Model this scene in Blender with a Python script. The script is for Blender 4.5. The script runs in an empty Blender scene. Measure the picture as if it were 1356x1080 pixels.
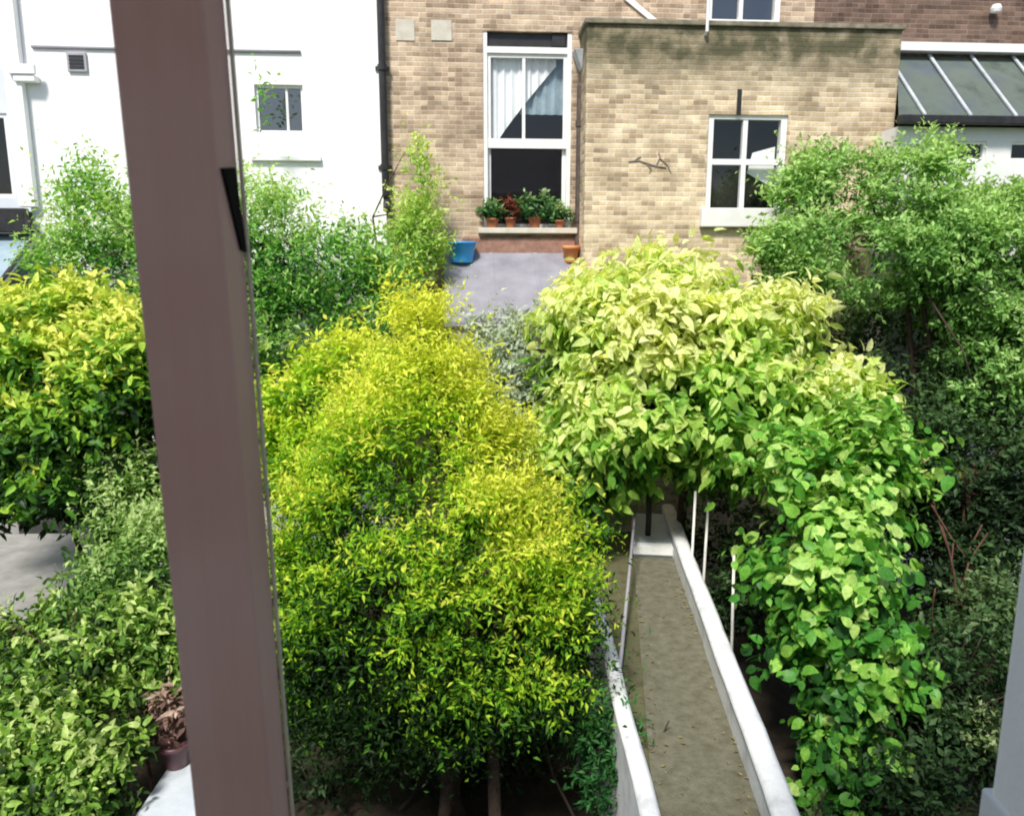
import bpy, bmesh, math, random
import numpy as np
from mathutils import Vector, Matrix

random.seed(7)
scene = bpy.context.scene
COL = scene.collection
PI = math.pi
R = math.radians

# ------------------------------------------------------------------ camera model
F = 1020.0                 # focal length in photo pixels (photo 1356 x 1080)
CZ = 3.2                   # eye height above the raised path
PITCH = R(10.55)
GZ = -1.2                  # garden soil level
cp, sp = math.cos(PITCH), math.sin(PITCH)

def ray(px, py):
    a = (px - 678) / F
    b = (py - 540) / F
    return Vector((a, cp - b * sp, -sp - b * cp))

def at(px, py, Y):
    d = ray(px, py)
    t = Y / d.y
    return Vector((d.x * t, Y, CZ + d.z * t))

def ground(px, py, z):
    d = ray(px, py)
    t = (z - CZ) / d.z
    return Vector((d.x * t, d.y * t, z))

def ppm(px, py, Y):
    """photo pixels per metre at that depth"""
    return F / (Y / ray(px, py).y)

# facade frame: origin on the terrace wall, x along it, y away from us
FA = R(4.0)
FO = Vector((0, 10.5, 0))
fu = Vector((math.cos(FA), math.sin(FA), 0))
fn = Vector((-math.sin(FA), math.cos(FA), 0))

def fac(px, py, out=0.0):
    """local (x, z) on the facade plane standing `out` metres proud"""
    d = ray(px, py)
    o = Vector((0, 0, CZ))
    q = FO - fn * out
    t = (q - o).dot(fn) / d.dot(fn)
    p = o + d * t
    return (p - FO).dot(fu), p.z

# ------------------------------------------------------------------ helpers
def tag(o, label=None, cat=None, group=None, kind=None):
    if label: o['label'] = label
    if cat: o['category'] = cat
    if group: o['group'] = group
    if kind: o['kind'] = kind
    return o

def empty(name, label, cat, loc=(0, 0, 0), rz=0.0, group=None):
    o = bpy.data.objects.new(name, None)
    COL.objects.link(o)
    o.empty_display_size = 0.2
    o.location = loc
    o.rotation_euler = (0, 0, rz)
    return tag(o, label, cat, group)

class MB:
    def __init__(s):
        s.v = []; s.f = []; s.m = []
    def quad(s, a, b, c, d):
        i = len(s.v); s.v += [tuple(a), tuple(b), tuple(c), tuple(d)]; s.f.append((i, i+1, i+2, i+3))
    def poly(s, pts):
        i = len(s.v); s.v += [tuple(p) for p in pts]; s.f.append(tuple(range(i, i+len(pts))))
    def box(s, x0, x1, y0, y1, z0, z1):
        i = len(s.v)
        s.v += [(x0,y0,z0),(x1,y0,z0),(x1,y1,z0),(x0,y1,z0),(x0,y0,z1),(x1,y0,z1),(x1,y1,z1),(x0,y1,z1)]
        for f in ((0,3,2,1),(4,5,6,7),(0,1,5,4),(1,2,6,5),(2,3,7,6),(3,0,4,7)):
            s.f.append(tuple(i+k for k in f))
        return s
    def hexa(s, bottom, top):
        i = len(s.v)
        s.v += [tuple(p) for p in bottom] + [tuple(p) for p in top]
        for f in ((0,3,2,1),(4,5,6,7),(0,1,5,4),(1,2,6,5),(2,3,7,6),(3,0,4,7)):
            s.f.append(tuple(i+k for k in f))
        return s
    def tube(s, pts, rad, n=7, cap=True):
        pts = [Vector(p) for p in pts]
        base = len(s.v)
        up = Vector((0.13, 0.21, 0.97))
        for k, p in enumerate(pts):
            d = (pts[min(k+1, len(pts)-1)] - pts[max(k-1, 0)])
            d = d.normalized() if d.length > 1e-9 else Vector((0, 0, 1))
            u = d.cross(up)
            if u.length < 1e-3: u = d.cross(Vector((1, 0, 0)))
            u.normalize(); w = d.cross(u)
            r = rad[k] if hasattr(rad, '__len__') else rad
            for j in range(n):
                a = 2*PI*j/n
                s.v.append(tuple(p + (u*math.cos(a) + w*math.sin(a))*r))
        for k in range(len(pts)-1):
            for j in range(n):
                a = base+k*n+j; b = base+k*n+(j+1) % n
                s.f.append((a, b, b+n, a+n))
        if cap:
            s.f.append(tuple(base+j for j in range(n))[::-1])
            e = base+(len(pts)-1)*n
            s.f.append(tuple(e+j for j in range(n)))
        return s
    def lathe(s, prof, n=20, c=(0, 0, 0)):
        base = len(s.v)
        for r, z in prof:
            for j in range(n):
                a = 2*PI*j/n
                s.v.append((c[0]+r*math.cos(a), c[1]+r*math.sin(a), c[2]+z))
        for k in range(len(prof)-1):
            for j in range(n):
                a = base+k*n+j; b = base+k*n+(j+1) % n
                s.f.append((a, b, b+n, a+n))
        s.f.append(tuple(base+j for j in range(n))[::-1])
        return s
    def build(s, name, mat, parent=None, bevel=0.0, smooth=False, loc=None):
        me = bpy.data.meshes.new(name)
        me.from_pydata(s.v, [], s.f)
        bm = bmesh.new(); bm.from_mesh(me)
        if bevel:
            bmesh.ops.bevel(bm, geom=bm.edges[:], offset=bevel, segments=2, affect='EDGES', profile=0.6)
        bmesh.ops.recalc_face_normals(bm, faces=bm.faces[:])
        bm.to_mesh(me); bm.free()
        if smooth:
            me.shade_smooth()
        me.materials.append(mat)
        o = bpy.data.objects.new(name, me)
        COL.objects.link(o)
        if parent: o.parent = parent
        if loc is not None: o.location = loc
        return o

# ------------------------------------------------------------------ materials
def newmat(name):
    m = bpy.data.materials.new(name); m.use_nodes = True
    nt = m.node_tree
    return m, nt, nt.nodes['Principled BSDF'], nt.nodes['Material Output']

def N(nt, t, **kw):
    n = nt.nodes.new(t)
    for k, v in kw.items():
        if k in n.inputs: n.inputs[k].default_value = v
        else: setattr(n, k, v)
    return n

def ramp(nt, stops, fac_socket):
    r = nt.nodes.new('ShaderNodeValToRGB')
    el = r.color_ramp.elements
    while len(el) < len(stops): el.new(0.5)
    for e, (p, c) in zip(el, stops):
        e.position = p; e.color = (*c, 1)
    nt.links.new(fac_socket, r.inputs[0])
    return r

def mottled(name, c0, c1, scale=6, rough=0.7, bump=0.2, bscale=60, detail=6, spec=0.4, c2=None, coat=0):
    m, nt, b, out = newmat(name)
    tc = N(nt, 'ShaderNodeTexCoord')
    n1 = N(nt, 'ShaderNodeTexNoise', Scale=scale, Detail=detail, Roughness=0.65)
    nt.links.new(tc.outputs['Object'], n1.inputs['Vector'])
    stops = [(0.32, c0), (0.68, c1)]
    if c2: stops = [(0.3, c0), (0.5, c1), (0.72, c2)]
    r = ramp(nt, stops, n1.outputs['Fac'])
    nt.links.new(r.outputs[0], b.inputs['Base Color'])
    b.inputs['Roughness'].default_value = rough
    b.inputs['Specular IOR Level'].default_value = spec
    n2 = N(nt, 'ShaderNodeTexNoise', Scale=bscale, Detail=4)
    nt.links.new(tc.outputs['Object'], n2.inputs['Vector'])
    bu = N(nt, 'ShaderNodeBump', Strength=bump, Distance=0.01)
    nt.links.new(n2.outputs['Fac'], bu.inputs['Height'])
    nt.links.new(bu.outputs[0], b.inputs['Normal'])
    return m

def brick_mat(name, a, b2, mortar, tint_lo, tint_hi, dirt_z=None):
    m, nt, b, out = newmat(name)
    L = nt.links.new
    tc = N(nt, 'ShaderNodeTexCoord')
    sx = N(nt, 'ShaderNodeSeparateXYZ'); L(tc.outputs['Object'], sx.inputs[0])
    ad = N(nt, 'ShaderNodeMath', operation='ADD'); L(sx.outputs[0], ad.inputs[0]); L(sx.outputs[1], ad.inputs[1])
    cx = N(nt, 'ShaderNodeCombineXYZ'); L(ad.outputs[0], cx.inputs[0]); L(sx.outputs[2], cx.inputs[1])
    # slight wobble of the courses
    nw = N(nt, 'ShaderNodeTexNoise', Scale=2.2, Detail=2); L(tc.outputs['Object'], nw.inputs['Vector'])
    ws = N(nt, 'ShaderNodeVectorMath', operation='SCALE'); L(nw.outputs['Color'], ws.inputs[0]); ws.inputs['Scale'].default_value = 0.03
    va = N(nt, 'ShaderNodeVectorMath', operation='ADD'); L(cx.outputs[0], va.inputs[0]); L(ws.outputs[0], va.inputs[1])
    bt = N(nt, 'ShaderNodeTexBrick', offset=0.5)
    bt.inputs['Scale'].default_value = 1.0
    bt.inputs['Brick Width'].default_value = 0.178
    bt.inputs['Row Height'].default_value = 0.058
    bt.inputs['Mortar Size'].default_value = 0.008
    bt.inputs['Mortar Smooth'].default_value = 0.4
    bt.inputs['Bias'].default_value = -0.1
    bt.inputs['Color1'].default_value = (*a, 1); bt.inputs['Color2'].default_value = (*b2, 1)
    bt.inputs['Mortar'].default_value = (*mortar, 1)
    L(va.outputs[0], bt.inputs['Vector'])
    # patchy staining
    n1 = N(nt, 'ShaderNodeTexNoise', Scale=1.7, Detail=9, Roughness=0.72); L(tc.outputs['Object'], n1.inputs['Vector'])
    r1 = ramp(nt, [(0.3, tint_lo), (0.7, tint_hi)], n1.outputs['Fac'])
    mx = N(nt, 'ShaderNodeMix', data_type='RGBA', blend_type='MULTIPLY'); mx.inputs[0].default_value = 1
    L(bt.outputs['Color'], mx.inputs[6]); L(r1.outputs[0], mx.inputs[7])
    # brick-sized speckle: individual burnt or pale bricks
    sv = N(nt, 'ShaderNodeSeparateXYZ'); L(va.outputs[0], sv.inputs[0])
    def mth(op, x, y=None):
        nd = N(nt, 'ShaderNodeMath', operation=op)
        for k_, a_ in enumerate((x, y)):
            if a_ is None: continue
            if isinstance(a_, (int, float)): nd.inputs[k_].default_value = a_
            else: L(a_, nd.inputs[k_])
        return nd.outputs[0]
    row = mth('FLOOR', mth('DIVIDE', sv.outputs[1], 0.058))
    offr = mth('MULTIPLY', mth('FLOORED_MODULO', row, 2.0), 0.089)
    colm = mth('FLOOR', mth('DIVIDE', mth('ADD', sv.outputs[0], offr), 0.178))
    cid = N(nt, 'ShaderNodeCombineXYZ'); L(colm, cid.inputs[0]); L(row, cid.inputs[1])
    wn = N(nt, 'ShaderNodeTexWhiteNoise', noise_dimensions='2D'); L(cid.outputs[0], wn.inputs['Vector'])
    sxx = N(nt, 'ShaderNodeSeparateColor'); L(wn.outputs['Color'], sxx.inputs[0])
    r2 = ramp(nt, [(0.0, (0.34, 0.29, 0.26)), (0.16, (0.66, 0.60, 0.55)), (0.5, (0.95, 0.93, 0.90)), (1.0, (1.28, 1.26, 1.2))], sxx.outputs[0])
    mx2 = N(nt, 'ShaderNodeMix', data_type='RGBA', blend_type='MULTIPLY'); mx2.inputs[0].default_value = 0.6
    L(mx.outputs[2], mx2.inputs[6]); L(r2.outputs[0], mx2.inputs[7])
    last = mx2.outputs[2]
    if dirt_z is not None:
        # weathered mossy top courses
        z0, z1 = dirt_z
        mr = N(nt, 'ShaderNodeMapRange'); mr.inputs['From Min'].default_value = z0; mr.inputs['From Max'].default_value = z1
        L(sx.outputs[2], mr.inputs['Value'])
        n3 = N(nt, 'ShaderNodeTexNoise', Scale=5, Detail=6); L(tc.outputs['Object'], n3.inputs['Vector'])
        mu = N(nt, 'ShaderNodeMath', operation='MULTIPLY'); L(mr.outputs[0], mu.inputs[0]); L(n3.outputs['Fac'], mu.inputs[1])
        mu2 = N(nt, 'ShaderNodeMath', operation='MULTIPLY', use_clamp=True); L(mu.outputs[0], mu2.inputs[0]); mu2.inputs[1].default_value = 1.75
        mx3 = N(nt, 'ShaderNodeMix', data_type='RGBA')
        L(mu2.outputs[0], mx3.inputs[0]); L(last, mx3.inputs[6]); mx3.inputs[7].default_value = (0.10, 0.095, 0.055, 1)
        last = mx3.outputs[2]
    L(last, b.inputs['Base Color'])
    b.inputs['Roughness'].default_value = 0.9
    b.inputs['Specular IOR Level'].default_value = 0.2
    n4 = N(nt, 'ShaderNodeTexNoise', Scale=35, Detail=5); L(tc.outputs['Object'], n4.inputs['Vector'])
    h = N(nt, 'ShaderNodeMath', operation='MULTIPLY_ADD'); L(n4.outputs['Fac'], h.inputs[0]); h.inputs[1].default_value = 0.5
    inv = N(nt, 'ShaderNodeMath', operation='SUBTRACT'); inv.inputs[0].default_value = 1; L(bt.outputs['Fac'], inv.inputs[1])
    L(inv.outputs[0], h.inputs[2])
    bu = N(nt, 'ShaderNodeBump', Strength=0.6, Distance=0.012); L(h.outputs[0], bu.inputs['Height'])
    L(bu.outputs[0], b.inputs['Normal'])
    return m

def leaf_mat(name, transl=0.35, rough=0.45, spec=0.35):
    m, nt, b, out = newmat(name)
    L = nt.links.new
    at_ = N(nt, 'ShaderNodeAttribute', attribute_name='tint')
    tcn = N(nt, 'ShaderNodeTexCoord'); nn = N(nt, 'ShaderNodeTexNoise', Scale=38, Detail=2); L(tcn.outputs['Object'], nn.inputs['Vector'])
    rr = ramp(nt, [(0.3, (0.70, 0.72, 0.70)), (0.7, (1.15, 1.15, 1.1))], nn.outputs['Fac'])
    mm = N(nt, 'ShaderNodeMix', data_type='RGBA', blend_type='MULTIPLY'); mm.inputs[0].default_value = 1
    L(at_.outputs['Color'], mm.inputs[6]); L(rr.outputs[0], mm.inputs[7])
    L(mm.outputs[2], b.inputs['Base Color'])
    b.inputs['Roughness'].default_value = rough
    b.inputs['Specular IOR Level'].default_value = spec
    tr = N(nt, 'ShaderNodeBsdfTranslucent')
    g = N(nt, 'ShaderNodeMix', data_type='RGBA', blend_type='MULTIPLY'); g.inputs[0].default_value = 1
    L(mm.outputs[2], g.inputs[6]); g.inputs[7].default_value = (1.25, 1.25, 0.7, 1)
    L(g.outputs[2], tr.inputs['Color'])
    ms = N(nt, 'ShaderNodeMixShader'); ms.inputs[0].default_value = transl
    L(b.outputs[0], ms.inputs[1]); L(tr.outputs[0], ms.inputs[2]); L(ms.outputs[0], out.inputs['Surface'])
    return m

def glass_mat(name, tint=(0.93, 0.95, 0.94), ior=1.5, boost=0.0):
    m, nt, b, out = newmat(name)
    L = nt.links.new
    nt.nodes.remove(b)
    gl = N(nt, 'ShaderNodeBsdfGlossy', Roughness=0.03); gl.inputs['Color'].default_value = (1, 1, 1, 1)
    tr = N(nt, 'ShaderNodeBsdfTransparent'); tr.inputs['Color'].default_value = (*tint, 1)
    lw = N(nt, 'ShaderNodeLayerWeight', Blend=0.5)
    pw_ = N(nt, 'ShaderNodeMath', operation='POWER'); L(lw.outputs['Facing'], pw_.inputs[0]); pw_.inputs[1].default_value = 4.0
    fr = N(nt, 'ShaderNodeMath', operation='MULTIPLY_ADD'); L(pw_.outputs[0], fr.inputs[0]); fr.inputs[1].default_value = 0.7; fr.inputs[2].default_value = 0.045
    ad = N(nt, 'ShaderNodeMath', operation='ADD', use_clamp=True); L(fr.outputs[0], ad.inputs[0]); ad.inputs[1].default_value = boost
    ms = N(nt, 'ShaderNodeMixShader'); L(ad.outputs[0], ms.inputs[0])
    L(tr.outputs[0], ms.inputs[1]); L(gl.outputs[0], ms.inputs[2]); L(ms.outputs[0], out.inputs['Surface'])
    return m

M = {}
M['soil'] = mottled('soil', (0.018, 0.013, 0.009), (0.05, 0.037, 0.024), 3.5, 0.95, 0.9, 25)
M['render_white'] = mottled('white_render', (0.88, 0.87, 0.865), (0.93, 0.925, 0.92), 1.3, 0.85, 0.12, 40)
M['render_shade'] = mottled('shaded_white_render', (0.55, 0.60, 0.66), (0.66, 0.70, 0.75), 1.6, 0.85, 0.12, 40)  # white render with bluish shade put into its colour
M['paint_white'] = mottled('white_gloss_paint', (0.74, 0.74, 0.73), (0.83, 0.83, 0.82), 5, 0.4, 0.06, 30)
M['coping'] = mottled('weathered_white_masonry', (0.52, 0.53, 0.54), (0.80, 0.81, 0.82), 4, 0.8, 0.35, 35, 8, c2=(0.88, 0.88, 0.88))
M['path'] = mottled('mossy_concrete', (0.10, 0.094, 0.058), (0.15, 0.143, 0.097), 11, 0.92, 0.9, 90, 15, c2=(0.20, 0.195, 0.145))
M['slab'] = mottled('pale_slab', (0.22, 0.22, 0.205), (0.37, 0.365, 0.35), 3.2, 0.9, 0.3, 45)
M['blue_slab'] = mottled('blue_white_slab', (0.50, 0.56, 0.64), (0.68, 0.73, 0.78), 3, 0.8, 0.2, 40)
M['felt'] = mottled('grey_roof_felt', (0.20, 0.195, 0.23), (0.31, 0.305, 0.35), 2.6, 0.75, 0.35, 90)
M['black_iron'] = mottled('black_iron', (0.012, 0.012, 0.013), (0.03, 0.03, 0.032), 9, 0.45, 0.15, 30)
M['grey_iron'] = mottled('grey_metal', (0.30, 0.29, 0.32), (0.42, 0.41, 0.45), 2, 0.45, 0.15, 30)
M['lead'] = mottled('lead_flashing', (0.36, 0.39, 0.42), (0.55, 0.58, 0.60), 5, 0.55, 0.2, 30)
M['stone'] = mottled('pale_stone', (0.50, 0.46, 0.38), (0.64, 0.60, 0.52), 7, 0.85, 0.3, 50)
M['terracotta'] = mottled('terracotta', (0.30, 0.10, 0.05), (0.46, 0.17, 0.08), 9, 0.8, 0.2, 50)
M['old_brick'] = mottled('red_brown_masonry', (0.22, 0.12, 0.09), (0.38, 0.22, 0.17), 11, 0.9, 0.5, 40)
M['orange_pot'] = mottled('orange_clay', (0.55, 0.18, 0.06), (0.70, 0.30, 0.12), 9, 0.7, 0.15, 50)
M['blue_plastic'] = mottled('blue_plastic', (0.03, 0.32, 0.80), (0.05, 0.40, 0.88), 4, 0.35, 0.03, 30)
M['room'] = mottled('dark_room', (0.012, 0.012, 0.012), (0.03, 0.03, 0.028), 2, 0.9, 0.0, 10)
M['curtain'] = mottled('white_curtain', (0.82, 0.83, 0.86), (0.90, 0.91, 0.92), 5, 0.9, 0.1, 60)
M['blue_curtain'] = mottled('blue_grey_curtain', (0.22, 0.30, 0.36), (0.36, 0.45, 0.52), 7, 0.9, 0.1, 60)
M['glass'] = glass_mat('window_glass')
M['glass_refl'] = glass_mat('garden_window_glass', boost=0.12)
M['roof_glass'] = mottled('algae_stained_roof_panel', (0.045, 0.06, 0.055), (0.12, 0.15, 0.125), 1.6, 0.3, 0.08, 20, c2=(0.09, 0.11, 0.14), spec=0.5)
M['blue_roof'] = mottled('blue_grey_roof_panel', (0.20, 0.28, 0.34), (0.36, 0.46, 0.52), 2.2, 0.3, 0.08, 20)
M['bark'] = mottled('bark', (0.03, 0.020, 0.015), (0.085, 0.058, 0.043), 14, 0.95, 0.9, 40)
M['red_bark'] = mottled('red_brown_bark', (0.07, 0.030, 0.020), (0.17, 0.085, 0.060), 12, 0.95, 0.9, 40)
M['dry_stem'] = mottled('dry_stem', (0.11, 0.065, 0.05), (0.26, 0.17, 0.13), 12, 0.9, 0.5, 40)
M['cane'] = mottled('bleached_cane', (0.62, 0.62, 0.58), (0.78, 0.78, 0.74), 12, 0.7, 0.2, 50)
M['brick'] = brick_mat('yellow_stock_brick', (0.70, 0.59, 0.42), (0.56, 0.44, 0.29), (0.74, 0.68, 0.58), (0.56, 0.52, 0.47), (1.28, 1.27, 1.24), (CZ+2.05, CZ+2.6))
M['brick_main'] = brick_mat('pink_stock_brick', (0.58, 0.47, 0.35), (0.43, 0.33, 0.235), (0.64, 0.58, 0.50), (0.52, 0.48, 0.45), (1.28, 1.24, 1.2))
M['brick_dark'] = brick_mat('dark_purple_brick', (0.23, 0.165, 0.125), (0.145, 0.105, 0.085), (0.26, 0.21, 0.17), (0.6, 0.6, 0.62), (1.1, 1.0, 1.0))
M['leaf'] = leaf_mat('leaf', 0.38, 0.5, 0.22)
M['leaf_glossy'] = leaf_mat('glossy_leaf', 0.34, 0.45, 0.25)
M['leaf_thin'] = leaf_mat('thin_leaf', 0.45, 0.5, 0.25)

# brown painted post: worn satin timber paint
def post_mat():
    m, nt, b, out = newmat('brown_painted_timber'); L = nt.links.new
    tc = N(nt, 'ShaderNodeTexCoord')
    mp = N(nt, 'ShaderNodeMapping'); mp.inputs['Scale'].default_value = (60, 60, 2.2); L(tc.outputs['Object'], mp.inputs[0])
    n = N(nt, 'ShaderNodeTexNoise', Scale=1.0, Detail=6, Roughness=0.6); L(mp.outputs[0], n.inputs['Vector'])
    n2 = N(nt, 'ShaderNodeTexNoise', Scale=3.2, Detail=3); L(tc.outputs['Object'], n2.inputs['Vector'])
    a = N(nt, 'ShaderNodeMath', operation='MULTIPLY_ADD'); L(n.outputs['Fac'], a.inputs[0]); a.inputs[1].default_value = 0.18
    s = N(nt, 'ShaderNodeMath', operation='MULTIPLY'); L(n2.outputs['Fac'], s.inputs[0]); s.inputs[1].default_value = 0.82
    L(s.outputs[0], a.inputs[2])
    r = ramp(nt, [(0.30, (0.46, 0.235, 0.20)), (0.5, (0.52, 0.31, 0.275)), (0.72, (0.58, 0.40, 0.385))], a.outputs[0])
    L(r.outputs[0], b.inputs['Base Color'])
    b.inputs['Roughness'].default_value = 0.5
    bu = N(nt, 'ShaderNodeBump', Strength=0.12, Distance=0.002); L(n.outputs['Fac'], bu.inputs['Height']); L(bu.outputs[0], b.inputs['Normal'])
    return m
M['post'] = post_mat()
M['cream'] = mottled('cream_paint', (0.50, 0.42, 0.33), (0.62, 0.54, 0.44), 8, 0.6, 0.1, 50)

# ------------------------------------------------------------------ ground and paths
g = MB()
n = 60
for i in range(n):
    for j in range(n):
        pass
# one sheet out to the horizon with a finely humped garden part in the middle
def soil_h(x, y):
    e = max(0, min(1, (abs(x) - 8) / 4)) if abs(x) > 8 else 0
    return GZ + (0.05*math.sin(1.7*x+0.6*y) + 0.04*math.sin(3.1*y-1.1*x) + 0.02*math.sin(7*x+5*y)) * (1-e)
xs = [-400, -120, -40, -20] + [-12 + 0.4*k for k in range(61)] + [20, 40, 120, 400]
ys = [-400, -120, -40, -10] + [-2 + 0.4*k for k in range(46)] + [24, 40, 120, 400]
vi = {}
for i, x in enumerate(xs):
    for j, y in enumerate(ys):
        vi[i, j] = len(g.v)
        inn = -12 < x < 12 and -2 < y < 16
        g.v.append((x, y, soil_h(x, y) if inn else GZ))
for i in range(len(xs)-1):
    for j in range(len(ys)-1):
        g.f.append((vi[i, j], vi[i+1, j], vi[i+1, j+1], vi[i, j+1]))
tag(g.build('ground', M['soil'], smooth=True), kind='structure')

# raised garden walk between two low white walls
pl0, pl1 = Vector((0.835, 4.03)), Vector((1.35, 8.15))      # left edge of the paved strip
pd = (pl1 - pl0).normalized(); pr = Vector((pd.y, -pd.x))
W = 0.62
def pw(s, t):                                                 # s along, t across from the left edge
    l = pl0 + pd*s
    w = 0.632 - 0.0445*s                                      # the strip narrows away from us
    r = l + pr*w
    if t <= 0: q = l + pr*t
    elif t >= W: q = r + pr*(t-W)
    else: q = l.lerp(r, t/W)
    return q.x, q.y
pm = MB()
S0, S1 = -3.0, 4.15
stations = [S0 + (S1-S0)*k/24 for k in range(25)]
for k in range(24):
    for (ta, tb) in ((0.0, W*0.5), (W*0.5, W)):
        z = lambda s, t: 0.006*math.sin(2.3*s+4*t) + 0.004*math.sin(6*s)
        pm.quad((*pw(stations[k], ta), z(stations[k], ta)), (*pw(stations[k], tb), z(stations[k], tb)),
                (*pw(stations[k+1], tb), z(stations[k+1], tb)), (*pw(stations[k+1], ta), z(stations[k+1], ta)))
pm_o = pm.build('path', M['path'], smooth=True); tag(pm_o, kind='structure')

def wall_run(pts_in, pts_out, z0, z1, mb):
    for k in range(len(pts_in)-1):
        a, b = pts_in[k], pts_in[k+1]; c, d = pts_out[k], pts_out[k+1]
        mb.quad((*a, z1), (*b, z1), (*d, z1), (*c, z1))
        mb.quad((*a, z0), (*b, z0), (*b, z1), (*a, z1))
        mb.quad((*c, z0), (*d, z0), (*d, z1), (*c, z1))
    for e in (0, -1):
        a, c = pts_in[e], pts_out[e]
        mb.quad((*a, z0), (*c, z0), (*c, z1), (*a, z1))

rw = empty('garden_wall', 'long low white rendered wall with rounded top along the right side of the brown walk', 'garden wall', (*pw(0, W), 0))
off = Vector(rw.location)
def loc2(p): return (p[0]-off.x, p[1]-off.y)
mb = MB()
ss = [S0 + (5.35-S0)*k/30 for k in range(31)]
wob = [0.003*math.sin(3.1*s) + 0.0015*math.sin(11*s+1) for s in ss]
wall_run([loc2(pw(s, W+w)) for s, w in zip(ss, wob)], [loc2(pw(s, W+0.125+w)) for s, w in zip(ss, wob)], GZ, 0.20, mb)
mb.build('wall', M['coping'], rw)
cpm = MB()
for k in range(30):
    if k % 1 == 0:
        pass
ring = []
prof = [(-0.012, 0.203), (-0.015, 0.222), (0.015, 0.24), (0.06, 0.246), (0.11, 0.24), (0.14, 0.222), (0.137, 0.203)]
for s, w in zip(ss, wob):
    ring.append([len(cpm.v)+i for i in range(len(prof))])
    for t, z in prof:
        x, y = loc2(pw(s, W+t+w)); cpm.v.append((x, y, z + 0.004*math.sin(7*s+t*20)))
for a, b in zip(ring[:-1], ring[1:]):
    for i in range(len(prof)-1):
        cpm.f.append((a[i], a[i+1], b[i+1], b[i]))
cpm.f.append(tuple(ring[0])); cpm.f.append(tuple(ring[-1]))
cpm.build('coping', M['coping'], rw, smooth=True)

# left wall runs straight away from the house
lw = empty('garden_wall', 'white rendered low wall on the left side of the brown walk beside the golden shrub', 'garden wall', (0.70, 3.6, 0))
mb = MB()
ys_ = [-2.6 + 5.4*k/20 for k in range(21)]
wb = [0.006*math.sin(4.3*y) for y in ys_]
wall_run([(0.085+w, y) for y, w in zip(ys_, wb)], [(0.0+w, y) for y, w in zip(ys_, wb)], GZ, 0.27, mb)
mb.build('wall', M['coping'], lw)
cpm = MB(); ring = []
prof = [(-0.012, 0.273), (-0.014, 0.288), (0.012, 0.302), (0.042, 0.306), (0.072, 0.302), (0.098, 0.288), (0.096, 0.273)]
for y, w in zip(ys_, wb):
    ring.append([len(cpm.v)+i for i in range(len(prof))])
    for t, z in prof: cpm.v.append((t+w, y, z))
for a, b in zip(ring[:-1], ring[1:]):
    for i in range(len(prof)-1): cpm.f.append((a[i], a[i+1], b[i+1], b[i]))
cpm.f.append(tuple(ring[0])); cpm.f.append(tuple(ring[-1]))
cpm.build('coping', M['coping'], lw, smooth=True)

# earth bed between the left wall and the walk
mb = MB()
for k in range(26):
    ya, yb = 1.2+0.3*k, 1.5+0.3*k
    xa, xb = pl0.x+(ya-pl0.y)*pd.x/pd.y, pl0.x+(yb-pl0.y)*pd.x/pd.y
    if xa < 0.79: continue
    mb.quad((0.782 if ya < 6.4 else 0.5, ya, -0.03), (xa, ya, -0.012), (xb, yb, -0.012), (0.782 if ya < 6.4 else 0.5, yb, -0.03))
tag(mb.build('soil_bed', mottled('mossy_earth', (0.05, 0.055, 0.022), (0.12, 0.11, 0.06), 9, 0.95, 0.9, 60, 12, c2=(0.10, 0.13, 0.045))), kind='structure')
# white end step across the far end of the walk
st = empty('garden_step', 'white rendered block closing the far end of the brown walk under the pale tree', 'step', (*pw(4.2, 0), 0))
so = Vector(st.location)
def stp(s, t, z):
    x, y = pw(s, t); return (x-so.x, y-so.y, z)
mb = MB()
mb.hexa([stp(4.16, 0.02, GZ), stp(4.16, W-0.002, GZ), stp(5.2, W-0.002, GZ), stp(5.2, 0.02, GZ)],
        [stp(4.16, 0.02, 0.10), stp(4.16, W-0.002, 0.10), stp(5.2, W-0.002, 0.16), stp(5.2, 0.02, 0.16)])
mb.build('block', M['blue_slab'], st)
mb = MB()
mb.hexa([stp(4.12, 0.0, 0.04), stp(4.12, W-0.022, 0.04), stp(4.24, W-0.022, 0.104), stp(4.24, 0.0, 0.104)],
        [stp(4.12, 0.0, 0.13), stp(4.12, W-0.022, 0.13), stp(4.24, W-0.022, 0.135), stp(4.24, 0.0, 0.135)])
mb.build('nosing', M['coping'], st)

# thin grey pole lying along the left side of the walk up to the end step
a = Vector((0.83, 5.5, 0.03)); b = Vector((1.36, 8.16, 0.50))
mb = MB(); mb.tube([Vector((0, 0, 0)), (b-a)*0.5 + Vector((0, 0, -0.02)), b-a], 0.016, 8)
o = mb.build('metal_pole', M['grey_iron'], loc=a, smooth=True)
tag(o, 'thin grey metal pole leaning along the left edge of the brown walk', 'pole')
a = at(857, 712, 8.5); mb = MB(); mb.tube([(0, 0, -0.25), (0.01, 0, 0.2), (0.0, 0.01, 0.75)], 0.035, 8)
o = mb.build('metal_post', M['black_iron'], loc=a, smooth=True)
tag(o, 'short dark post standing at the far end of the brown walk', 'post')

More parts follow.
